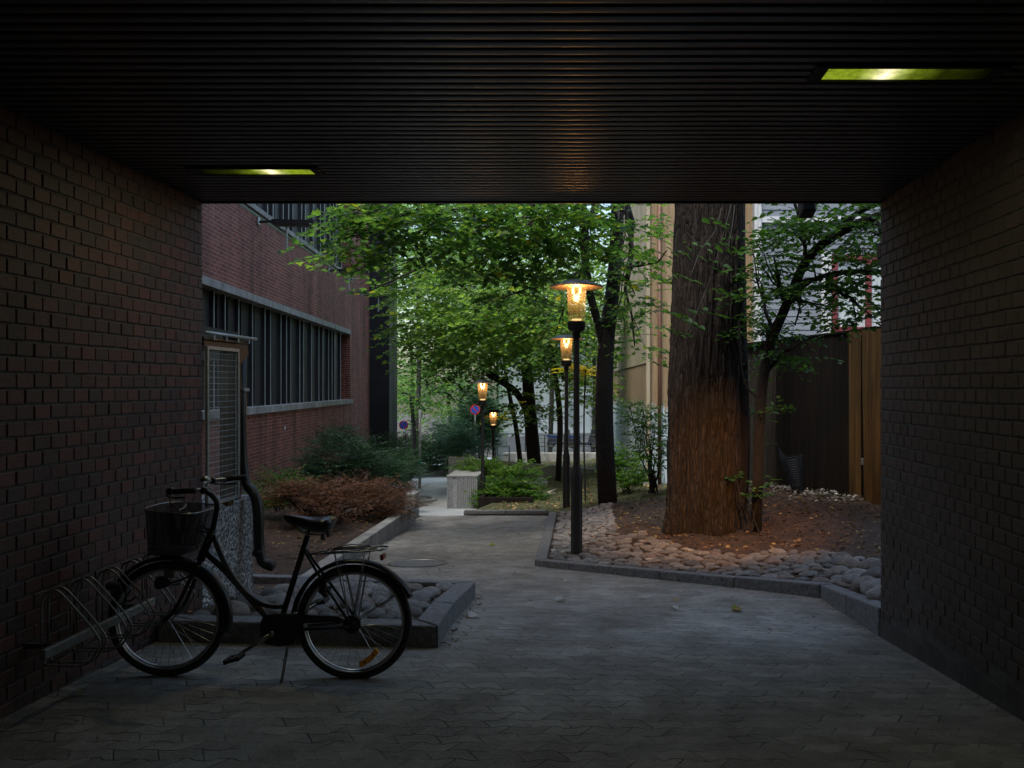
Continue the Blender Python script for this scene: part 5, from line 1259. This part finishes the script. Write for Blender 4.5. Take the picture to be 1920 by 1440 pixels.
# the big tree
def big_tree():
    D = 10.7; base = Vector((P(1318, 0, D).x, D, 0)); base.z = mound(base.x, D)
    t = thing("big_tree", base, "huge old tree with a broad deeply furrowed trunk, lit orange at its foot", "tree")
    rows = []; nA = 220
    zs = [-.5, -.15, 0, .08, .2, .4, .7, 1.1, 1.6, 2.2, 2.8, 3.4, 4.2, 5.2, 6.5, 8.5]; vs = []
    zz = []
    for a, b in zip(zs[:-1], zs[1:]):
        m_ = max(1, int((b - a) / .045)) if b < 5 else 6; zz += [a + (b - a) * i / m_ for i in range(m_)]
    zz.append(zs[-1])
    for z in zz:
        r = .475 - .012 * min(z, 5); cx_ = base.x + .012 * z
        fl = .10 * math.exp(-max(z, 0) * 3.2)
        lo = .035 * max(0, 1 - abs(z - 1.9) / 2)
        for k in range(nA):
            th = 2 * math.pi * k / nA
            lob = 1 + fl * (1.0 + .9 * math.cos(5 * th + .6) + .5 * math.cos(3 * th + 2)) + .035 * math.cos(3 * th + 1) + .02 * math.cos(7 * th)
            rd = mn.noise(Vector((math.cos(th) * 8, math.sin(th) * 8, z * .8))); rd2 = mn.noise(Vector((math.cos(th) * 17, math.sin(th) * 17, z * 1.9 + 5)))
            rr = r * lob + lo * math.cos(th - 2.6) + .030 * (1 - 3 * abs(rd)) + .022 * (1 - 3 * abs(rd2))
            vs.append((cx_ + rr * math.cos(th), D + rr * math.sin(th), base.z + z))
    m = MB(); fs = []
    for i in range(len(zz) - 1):
        for k in range(nA): l = (k + 1) % nA; fs.append((i * nA + k, i * nA + l, (i + 1) * nA + l, (i + 1) * nA + k))
    m.add(vs, fs); m.build("trunk", M['bark'], t, smooth=True)
    lb = MB()
    for k, (dx, dy, dz) in enumerate([(-3.5, -.8, 6.2), (-2.5, 2.5, 6.8), (2.8, 2.2, 7.2), (2.2, -2.2, 6.5), (.2, 0, 9.5), (-4.5, -1.5, 5.2)]):
        limb(lb, base + Vector((0, 0, 5.0)), base + Vector((dx, dy, dz)), .22, .05, 8, seed=k)
    # thin hanging shoots in front of the trunk
    hb_ = MB(); shoots = [((1352, 390), (1345, 430), (1312, 470), (1296, 515)), ((1372, 380), (1340, 500), (1310, 580), (1290, 618)), ((1378, 385), (1372, 430), (1366, 460))]
    for sh in shoots:
        pts = [P(x, y, 9.75 - .05 * i) for i, (x, y) in enumerate(sh)]; hb_.tube(bez(pts, 4), .0045, 4)
    lb.build("limb", M['bark2'], t, smooth=True); hb_.build("shoot", nmat("grey_twig", (.05, .055, .05), (.10, .105, .10), .7), t)
    pos, dr, nr, sz, cl = [], [], [], [], []
    random.seed(5)
    for (x, y, n_, ln) in [(1330, 410, 7, .35), (1300, 455, 7, .45), (1355, 455, 6, .3), (1325, 482, 6, .4), (1270, 513, 8, .4), (1345, 540, 9, .4), (1300, 578, 3, .2), (1252, 580, 9, .4), (1330, 583, 6, .3), (1255, 612, 7, .35), (1370, 470, 4, .2), (1345, 500, 3, .2), (1290, 600, 5, .25), (1262, 465, 6, .3)]:
        c = P(x, y, 9.7)
        for i in range(n_):
            u = i / n_; pos.append(c + Vector((ln * (u - .3), random.gauss(0, .05), -.10 * u + random.gauss(0, .015)))); dr.append(Vector((random.uniform(.3, 1), random.uniform(-.9, .3), -.35 + random.gauss(0, .15)))); nr.append(Vector((random.gauss(0, .2), random.gauss(0, .2), 1))); sz.append(random.uniform(.07, .12)); cl.append(random.uniform(.2, .6))
    leaf_mesh("shoot_leaves", M['leafC'], pos, dr, nr, sz, OVAL, t, rnd=np.array(cl))
    # crown above, with the low front boughs that hang into view on the left
    pos, dr, nr, sz, cl = sprays([((base.x - 2.5, D + 1, base.z + 7), (3.2, 3, 1.6), 1), ((base.x + 2.5, D + 1, base.z + 7.2), (3, 3, 1.6), 1), ((base.x, D, base.z + 8.8), (3.5, 3.5, 1.4), 1)], 130, .15, seed=11, per=8)
    leaf_mesh("crown", M['leafA'], pos, dr, nr, sz, DIAM, t, rnd=cl)
big_tree()
def E(x, y, D): return P(x, y, D)
def tree(name, label, cat_base, trunk_pts, radii, blobs, n_tw, leaf, mat, tmpl, seed, per=10, L=(.5, .9), bark='bark2', flat=.99, extra=None, group=None, twig=True, avoid=None, droop=.25, limbs=None):
    base = Vector(trunk_pts[0]); t = thing(name, base, label, "tree", group)
    mb = MB(); mb.tube(bez([Vector(p) for p in trunk_pts], 4) if len(trunk_pts) > 2 else trunk_pts, None or [lerp(radii[0], radii[1], i / max(1, (len(trunk_pts) - 2) * 7 + 1)) for i in range((len(trunk_pts) - 2) * 7 + 2)], 12)
    mb.build("trunk", M[bark], t, smooth=True)
    top = Vector(trunk_pts[-1]); lb = MB(); random.seed(seed)
    for i, (c, rad, w) in enumerate(blobs):
        src = Vector(limbs[i]) if limbs else top
        pts = limb(lb, src, Vector(c) + Vector((0, 0, -rad[2] * .2)), radii[1] * .7, .012, 6, seed=seed + i)
        for k in range(4):
            d = Vector((random.uniform(-.9, .9) * rad[0], random.uniform(-.9, .9) * rad[1], random.uniform(-.6, .6) * rad[2])); limb(lb, pts[random.randint(2, 5)], Vector(c) + d, .014, .005, 4, segs=4)
    lb.build("branches", M[bark], t, smooth=True)
    tw = MB() if twig else None
    pos, dr, nr, sz, cl = sprays(blobs, n_tw, leaf, L, per, flat, seed, droop, .0035, tw, avoid)
    cr = leaf_mesh("crown", M[mat], pos, dr, nr, sz, tmpl, t, rnd=cl)
    if tw and tw.v: tw.build("twigs", M[bark], t)
    if extra: extra(t, lb)
    return t
noout = lambda p: p.y < DE + .6 and p.z > CEIL - .3
# forked tree behind the nearest lamp: its boughs carry the big bright leaves
gb = lambda x, y, D: Vector((P(x, y, D).x, D, lawn_z(P(x, y, D).x, D) - .1))
def cut(p): return noout(p)
tree("forked_tree", "dark forked tree right of the nearest lamp with broad bright green leaves", None,
     [gb(1140, 935, 15.2), E(1132, 800, 15.2), E(1134, 680, 15.2), E(1140, 610, 15.2), E(1155, 500, 15.1), E(1160, 300, 15)], (.19, .10),
     [(E(735, 400, 10.8), (.85, .8, .40), 1.4), (E(668, 440, 10.6), (.40, .45, .20), .45), (E(700, 540, 12.5), (.35, .4, .10), .18), (E(760, 440, 11), (.9, .9, .42), 1.5), (E(860, 400, 11.5), (1.0, 1, .5), 1.7), (E(950, 440, 12), (1, 1, .5), 1.6), (E(1010, 390, 12), (1, 1, .5), 1.5), (E(1080, 450, 12.5), (1.0, 1, .5), 1.5),
      (E(980, 530, 13.5), (.9, .8, .45), 1.2), (E(1160, 430, 13), (.9, .9, .5), 1.1), (E(1190, 540, 14.5), (.6, .6, .55), .9), (E(1190, 640, 15.5), (.6, .6, .5), .7), (E(900, 500, 13), (.8, .8, .35), .9), (E(1040, 620, 17.8), (.8, .6, .6), .9), (E(990, 470, 12.5), (.9, .9, .35), .8)],
     700, .125, 'leafA', MAPLE, 21, per=9, L=(.45, .9), flat=.9, avoid=cut)
# second stem of the fork
ft = [o for o in COL.objects if o.name == "forked_tree"][0]
mb = MB(); mb.tube(bez([E(1134, 660, 15.2), E(1120, 600, 15.1), E(1108, 560, 15), E(1095, 480, 14.8), E(1090, 300, 14.5)], 4), .08, 9)
for a, b in (((1155, 500), (1040, 420)), ((1155, 520), (1250, 470)), ((1150, 470), (960, 400)), ((1150, 440), (830, 420)), ((1100, 500), (940, 560)), ((1090, 420), (700, 420))): limb(mb, E(*a, 15), E(*b, 12.2), .035, .010, 6, jit=.16, seed=a[0] + b[0])
mb.build("fork_stem", M['bark2'], ft, smooth=True)
# leaning tree at the right
def leaning():
    D = 10.2
    base = Vector((P(1418, 0, D).x, D, mound(P(1418, 0, D).x, D) - .1))
    pts = [base, E(1424, 780, D), E(1436, 660, D - .1), E(1480, 560, D - .3), E(1512, 480, D - .5), E(1580, 430, D - .8), E(1665, 398, D - 1.2), E(1760, 375, D - 1.5)]
    bl = [(E(1500, 420, 9.6), (.55, .5, .28), 1.3), (E(1450, 470, 9.8), (.4, .5, .3), 1.1), (E(1580, 400, 9.0), (.5, .5, .25), 1.2), (E(1600, 500, 9.0), (.5, .4, .28), 1.3), (E(1520, 560, 9.5), (.5, .5, .28), 1.3), (E(1620, 580, 8.8), (.35, .4, .25), 1.0), (E(1440, 600, 10.2), (.4, .5, .35), 1.0), (E(1415, 500, 10.6), (.3, .5, .45), .9), (E(1650, 440, 8.6), (.4, .4, .3), .8), (E(1475, 650, 10), (.28, .3, .14), .35)]
    t = tree("leaning_tree", "slender dark tree leaning right in front of the slat fence", None, pts, (.072, .042), bl, 390, .088, 'leafC', OVAL, 41, bark='bark3', per=9, L=(.3, .55), flat=.9, avoid=lambda p: p.y < DE + .9,
             limbs=[E(1512, 480, D - .5), E(1470, 570, D - .3), E(1580, 430, D - .8), E(1500, 530, D - .4), E(1480, 560, D - .3), E(1550, 520, D - .6), E(1436, 660, D - .1), E(1450, 620, D - .2), E(1640, 405, D - 1), E(1436, 700, D)])
    mb = MB(); mb.tube(bez([E(1478, 570, D - .3), E(1515, 525, D - .5), E(1580, 508, D - .8), E(1665, 510, D - 1.1), E(1740, 520, D - 1.3)], 4), .03, 8)
    mb.tube(bez([E(1508, 480, D - .5), E(1510, 440, D - .5), E(1496, 400, D - .6), E(1480, 350, D - .6)], 4), .02, 7)
    mb.tube(bez([E(1505, 500, D - .4), E(1500, 580, D - .4), E(1490, 610, D - .4)], 4), .012, 6)
    mb.tube(bez([E(1385, 600, D), E(1392, 720, D), E(1420, 745, D), E(1428, 760, D)], 4), .014, 6); mb.tube(bez([E(1560, 450, D - .8), E(1580, 420, D - .8), E(1620, 390, D - 1), E(1680, 370, D - 1)], 4), .035, 8)
    mb.build("bough", M['bark3'], t, smooth=True)
    # a second slim stem rising beside the big trunk
    b2 = Vector((P(1372, 0, 11.2).x, 11.2, mound(P(1372, 0, 11.2).x, 11.2) - .1))
    t2 = thing("slim_tree", b2, "slim dark stem rising between the huge trunk and the leaning tree", "tree")
    mb = MB(); mb.tube(bez([b2, E(1392, 840, 11.2), E(1386, 640, 11.2), E(1384, 330, 11.2)], 6), [.20, .17, .15, .14, .13, .125, .12, .12, .12, .115, .115, .11, .11, .11, .1, .1][:16], 12); mb.build("trunk", M['bark3'], t2, smooth=True)
    pos, dr, nr, sz, cl = sprays([(E(1405, 560, 11.4), (.15, .3, .5), 1), (E(1410, 760, 11.6), (.12, .2, .5), .8), (E(1430, 640, 11.3), (.2, .3, .3), .8)], 60, .08, (.25, .45), 7, .9, 77)
    leaf_mesh("crown", M['leafC'], pos, dr, nr, sz, OVAL, t2, rnd=cl)
leaning()
# trees at the far end of the lawn
tree("lawn_tree", "dark trunked tree at the far end of the lawn, in front of the railing", None, [gb(1004, 885, 28.5), E(996, 800, 28.5), E(990, 720, 28.5), E(985, 640, 28.5)], (.26, .17),
     [(E(960, 640, 28), (2.6, 2, 1.3), 2), (E(1060, 650, 27), (1.6, 1.6, 1.2), 1.2), (E(870, 660, 27), (1.9, 2, 1.3), 1.4), (E(930, 560, 27), (3, 2.5, 1.4), 2), (E(1080, 560, 26), (2.2, 2, 1.4), 1.5), (E(1100, 720, 25), (.8, 1, .9), .5), (E(985, 770, 27), (.8, .8, .5), .3), (E(880, 590, 23), (1.9, 1.5, 1.1), 1.5), (E(800, 600, 25), (1.3, 1.4, 1.2), 1.0), (E(960, 610, 22), (1.4, 1.3, .9), 1.1), (E(830, 500, 24), (1.6, 1.4, .8), .9), (E(1010, 560, 20), (1.1, 1.1, .7), .9)], 2300, .16, 'leafM', MAPLE, 51, per=9, L=(.7, 1.3))
mb = MB(); mb.tube(bez([E(990, 775, 28.4), E(970, 735, 28), E(940, 715, 27.5), E(915, 700, 27)], 4), .13, 8)
mb.build("low_bough", M['bark2'], [o for o in COL.objects if o.name == "lawn_tree"][0], smooth=True)
tree("slim_lawn_tree", "thin leaning tree between the far bush and the lawn tree", None, [gb(978, 868, 30), E(968, 800, 30), E(955, 740, 30), E(948, 700, 30)], (.10, .06), [(E(945, 660, 30), (1.4, 1.4, 1), 1)], 110, .16, 'leafA', DIAM, 53, per=8, twig=False)
tree("slim_lawn_tree", "thin tree showing between the two right-hand lamp posts", None, [gb(1046, 865, 26), E(1052, 780, 26), E(1040, 700, 26), E(1030, 640, 26)], (.10, .08), [(E(1040, 690, 25.5), (.9, .9, .6), 1)], 90, .15, 'leafA', DIAM, 54, per=8, twig=False)
# yellow sprig by the nearest lamp
yt = thing("yellow_sapling", gb(1098, 900, 17), "thin sapling with a tuft of yellow leaves by the nearest lamp post", "sapling")
b0 = gb(1098, 900, 17); mb = MB(); mb.tube(bez([b0, E(1094, 800, 17), E(1098, 690, 17)], 4), .018, 6); mb.build("stem", M['bark2'], yt)
pos, dr, nr, sz, cl = sprays([(E(1092, 683, 17), (.30, .3, .10), 1), (E(1060, 690, 17), (.18, .2, .06), .4), (E(985, 745, 21), (.01, .01, .01), .01)], 26, .09, (.2, .35), 8, .9, 61); leaf_mesh("leaves", M['leafY'], pos, dr, nr, sz, MAPLE, yt, rnd=cl)
# background trees behind the street
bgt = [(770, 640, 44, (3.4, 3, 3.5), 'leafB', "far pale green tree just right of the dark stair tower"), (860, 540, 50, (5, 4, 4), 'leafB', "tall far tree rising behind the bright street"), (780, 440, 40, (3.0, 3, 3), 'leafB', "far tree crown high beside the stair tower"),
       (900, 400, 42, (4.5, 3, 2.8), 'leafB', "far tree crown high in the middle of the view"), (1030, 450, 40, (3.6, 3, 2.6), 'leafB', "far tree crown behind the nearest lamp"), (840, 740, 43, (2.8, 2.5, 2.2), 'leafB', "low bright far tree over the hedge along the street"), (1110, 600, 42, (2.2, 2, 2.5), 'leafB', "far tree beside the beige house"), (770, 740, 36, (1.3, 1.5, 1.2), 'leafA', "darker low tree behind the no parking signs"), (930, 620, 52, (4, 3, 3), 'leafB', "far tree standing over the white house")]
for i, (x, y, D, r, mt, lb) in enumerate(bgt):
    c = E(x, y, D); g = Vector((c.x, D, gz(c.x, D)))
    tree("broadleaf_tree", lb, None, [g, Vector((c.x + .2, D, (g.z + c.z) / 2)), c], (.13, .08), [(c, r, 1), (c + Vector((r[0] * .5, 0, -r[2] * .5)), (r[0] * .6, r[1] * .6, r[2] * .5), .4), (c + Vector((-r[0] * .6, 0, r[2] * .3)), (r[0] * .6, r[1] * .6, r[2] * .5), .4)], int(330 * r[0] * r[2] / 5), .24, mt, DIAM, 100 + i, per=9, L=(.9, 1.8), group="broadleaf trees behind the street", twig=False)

# ------------------------------------------------------------------ shrubs
def shrub(name, label, cat, blobs, n_tw, leaf, mat, tmpl, seed, per=14, L=(.25, .5), base=None, droop=-.1, stems=5, flat=1, rise=.5, group=None):
    c0 = Vector(blobs[0][0]); b = Vector(base) if base else Vector((c0.x, c0.y, c0.z - blobs[0][1][2]))
    t = thing(name, b, label, cat, group); mb = MB(); random.seed(seed)
    for (c, rad, w) in blobs:
        for k in range(stems): limb(mb, b + Vector((random.uniform(-.1, .1), random.uniform(-.1, .1), -.05)), Vector(c) + Vector((random.uniform(-.7, .7) * rad[0], random.uniform(-.7, .7) * rad[1], random.uniform(-.2, .6) * rad[2])), .016, .005, 5, segs=5)
    mb.build("stems", M['bark2'], t)
    pos, dr, nr, sz, cl = sprays(blobs, n_tw, leaf, L, per, flat, seed, droop); dr = [d + Vector((0, 0, rise * random.random())) for d in dr]
    leaf_mesh("foliage", M[mat], pos, dr, nr, sz, tmpl, t, rnd=cl); return t
shrub("rust_shrub", "rust brown dying juniper spreading over the left shrub bed", "shrub", [(E(575, 925, 12.0), (.55, .5, .20), 1.2), (E(650, 930, 12.6), (.55, .6, .22), 1.4), (E(715, 925, 13.4), (.45, .5, .20), 1.1), (E(735, 950, 12.9), (.30, .35, .14), .7), (E(610, 955, 11.6), (.4, .4, .14), .6), (E(530, 925, 11.6), (.25, .3, .12), .4)], 900, .075, 'rust', NEED, 201, base=(E(610, 1000, 12.2).x, 12.2, leftz(-4.5, 12.2)), per=22)
shrub("juniper_shrub", "dark green juniper shrub against the brick office wall behind the rusty one", "shrub", [(E(640, 860, 15.5), (.8, .7, .42), 1.5), (E(700, 880, 16), (.6, .6, .35), 1), (E(640, 825, 16.5), (.45, .5, .28), .8), (E(745, 880, 17), (.35, .5, .30), .7), (E(590, 890, 15), (.4, .4, .2), .7)], 1100, .09, 'conifer', NEED, 202, base=(E(650, 950, 15.5).x, 15.5, leftz(-5, 15.5)), per=22)
shrub("weed_clump", "fresh green weeds at the foot of the brick wall beside the rusty shrub", "weeds", [(E(530, 905, 14), (.40, .3, .13), 1), (E(510, 935, 12.5), (.25, .2, .12), .6)], 150, .055, 'weed', OVAL, 203, base=(E(525, 940, 13.6).x, 13.6, leftz(-6, 13.6)))
shrub("green_bush", "bright green bush in the dark planter at the foot of the two far lamps", "bush", [(E(965, 905, 20.5), (.65, .6, .50), 1.5), (E(905, 880, 21.5), (.75, .5, .25), 1), (E(930, 930, 20.0), (.5, .5, .35), 1), (E(985, 935, 20.2), (.3, .4, .3), .5)], 900, .07, 'weed', OVAL, 204, base=(E(940, 950, 20.2).x, 20.2, EYE - 3.1), rise=.3)
shrub("twiggy_shrub", "loose small leaved shrub in front of the peeling beige wall", "shrub", [(E(1215, 800, 16.5), (.5, .5, .45), 1.3), (E(1230, 850, 16), (.4, .4, .5), 1), (E(1190, 770, 16.8), (.35, .4, .2), .6)], 260, .075, 'leafC', OVAL, 205, base=(E(1225, 905, 16).x, 16, mound(1.3, 15)), per=8, rise=.1)
shrub("grass_clump", "yellow green tuft of plants beside the forked tree's foot", "plants", [(E(1172, 870, 19), (.35, .3, .42), 1), (E(1185, 900, 18), (.4, .4, .15), .6)], 150, .09, 'weed', OVAL, 206, base=(E(1175, 910, 18.8).x, 18.8, mound(.9, 18.8)), rise=.8)
shrub("hedge", "dark green conifer hedge overhanging the far block wall", "hedge", [(E(800, 850, 38.5), (1.7, 1, .8), 1.4), (E(840, 860, 38), (.9, 1, .8), .8), (E(770, 865, 37), (.9, 1, .6), .7), (E(825, 832, 39), (1.6, 1, .6), 1)], 800, .26, 'conifer', NEED, 207, base=(E(810, 890, 38.8).x, 38.8, EYE - 4.4), per=16, L=(.5, .9))
shrub("thuja_tree", "upright blue green thuja behind the third lamp", "conifer", [(E(895, 790, 33), (.75, .7, 1.5), 1), (E(915, 800, 33.5), (.5, .6, 1.3), .6)], 800, .2, 'conifer2', NEED, 208, base=(E(900, 862, 33).x, 33, EYE - 4.1), per=16, L=(.3, .6), rise=1.2)
shrub("spreading_conifer", "pale blue green feathery conifer left of the upright thuja", "conifer", [(E(860, 830, 30), (.75, .8, .45), 1), (E(850, 805, 32), (.7, .6, .35), .6)], 520, .16, 'conifer2', NEED, 209, base=(E(865, 868, 31).x, 31, EYE - 3.6), per=16, L=(.4, .8))
shrub("street_shrub", "dark shrub at the left edge of the bright street beside the low wall end", "shrub", [(E(752, 880, 21), (.35, .5, .5), 1), (E(745, 840, 24), (.4, .5, .5), .8)], 420, .12, 'conifer', NEED, 210, base=(E(750, 930, 21).x, 21, gz(-5, 21)), per=16)
shrub("ground_plant", "small broad leaved plant with pale yellow green leaves at the huge trunk's right foot", "plant", [(E(1410, 930, 10.1), (.14, .12, .07), 1), (E(1432, 905, 10.3), (.15, .1, .08), 1), (E(1385, 900, 10.3), (.12, .1, .05), .6)], 22, .09, 'leafC', OVAL, 211, base=(E(1410, 940, 10.1).x, 10.1, mound(E(1410, 0, 10.1).x, 10.1)), per=4, L=(.1, .2), stems=2)
shrub("hanging_sprig", "little sprig of pale leaves reaching over the dark fence from the leaning tree", "sprig", [(E(1455, 765, 9.9), (.22, .15, .03), 1)], 8, .075, 'leafC', OVAL, 212, base=E(1425, 772, 10.1), per=5, L=(.1, .2), stems=1)

# ------------------------------------------------------------------ litter and fallen leaves
def litter(name, n, mat, gen, size, label=None, tmpl=OVAL, h=.012):
    pos, dr, nr, sz = [], [], [], []
    for _ in range(n):
        x, y, z = gen(); pos.append((x, y, z + random.uniform(.0, h))); a = random.uniform(0, 6.28); dr.append((math.cos(a), math.sin(a), random.gauss(0, .15))); nr.append((random.gauss(0, .35), random.gauss(0, .35), 1)); sz.append(random.uniform(*size))
    o = leaf_mesh(name, M[mat], pos, dr, nr, sz, tmpl, rnd=None, fold=.35); o['kind'] = 'stuff'; return o
random.seed(99)
def gm():
    while 1:
        y = random.uniform(7.5, 14.8); x = random.uniform(-.7, 5.0); e = kerb_dist(x, y)
        if e > .3 and not (e < 1.0 and random.random() < .6) and x < 4.25 - (y - 11.3) * .27: return x, y, mound(x, y)
litter("leaf_litter", 2600, 'litter', gm, (.02, .065))
def gm2():
    while 1:
        s = random.uniform(.2, 4.5); v = -abs(random.gauss(0, .35)) - .05; p = fence_pt(s, v)
        if kerb_dist(p.x, p.y) > 1: return p.x, p.y, mound(p.x, p.y)
litter("pale_litter", 900, 'litterp', gm2, (.02, .07), h=.07)
def gl_():
    x = random.uniform(-7, -3.35); y = random.uniform(7.0, 14.5); return x, y, leftz(x, y)
litter("bed_litter", 1500, 'litter', gl_, (.02, .06), h=.03)
def gb_():
    while 1:
        x = random.uniform(-3.3, -1.3); y = random.uniform(5.4, 7.5)
        if y < 7.2 + (-1.2 - x) * .2: return x, y, gz(x, y) + .10
litter("rock_bed_litter", 160, 'litter', gb_, (.02, .05), h=.02)
def glw():
    x = random.uniform(-2.3, 4); y = random.uniform(15.3, 35); return x, y, lawn_z(x, y)
litter("lawn_litter", 3500, 'litter', glw, (.03, .10), h=.03); litter("grass", 5000, 'weed', glw, (.04, .10), tmpl=NEED, h=.05)
def gp():
    r_ = random.random()
    if r_ < .5: x, y = random.uniform(-3.0, -.9), random.uniform(8, 14.8)
    elif r_ < .8:
        u = random.random(); x, y = lerp(-1.02, -1.08, u) + abs(random.gauss(0, .05)) + .01, lerp(5.1, 7.3, u)
    else: x, y = random.uniform(-1, 2), random.uniform(5, 9)
    return x, y, gz(x, y) + .003
litter("path_litter", 150, 'litter', gp, (.012, .035), h=.004)
fl = []
def fallen(px, py, s, a, mat, label):
    D = 8.0
    for _ in range(30): q = P(px, py, D); D = F * (EYE - gz(q.x, D)) / (py - CY)
    q = P(px, py, D); o = leaf_mesh("fallen_leaf", M[mat], [(q.x, q.y, gz(q.x, D) + .012)], [(math.cos(a), math.sin(a), .08)], [(.15, -.1, 1)], [s], MAPLE, fold=.5, rnd=np.array([.9])); tag(o, label, "leaf", "fallen leaves on the open paving")
fallen(1042, 1128, .10, .2, 'litterp', "single pale leaf lying on the paving nearest the small cobbled bed"); fallen(1270, 1145, .08, 2.5, 'litterp', "small grey leaf lying on the paving in the middle")
fallen(1375, 1146, .10, .6, 'leafY', "yellow leaf touching another on the paving near the right wall"); fallen(1390, 1148, .08, 2.9, 'litter', "brown leaf touching the yellow one on the paving near the right wall")
fallen(1265, 1129, .06, 1.2, 'litter', "small brown leaf on the paving below the kerb bend"); fallen(1058, 1092, .06, .3, 'litterp', "tiny pale leaf on the paving below the nearest lamp"); fallen(918, 1024, .09, .1, 'leafY', "yellow leaf on the path beyond the manhole cover")
fallen(882, 1160, .10, 1.0, 'litterp', "crumpled pale leaf against the small bed's granite kerb"); fallen(140, 1304, .06, .1, 'litterp', "pale leaf on the dark paving in front of the bicycle rack")

for o in COL.objects:
    if '_o' in o: del o['_o']
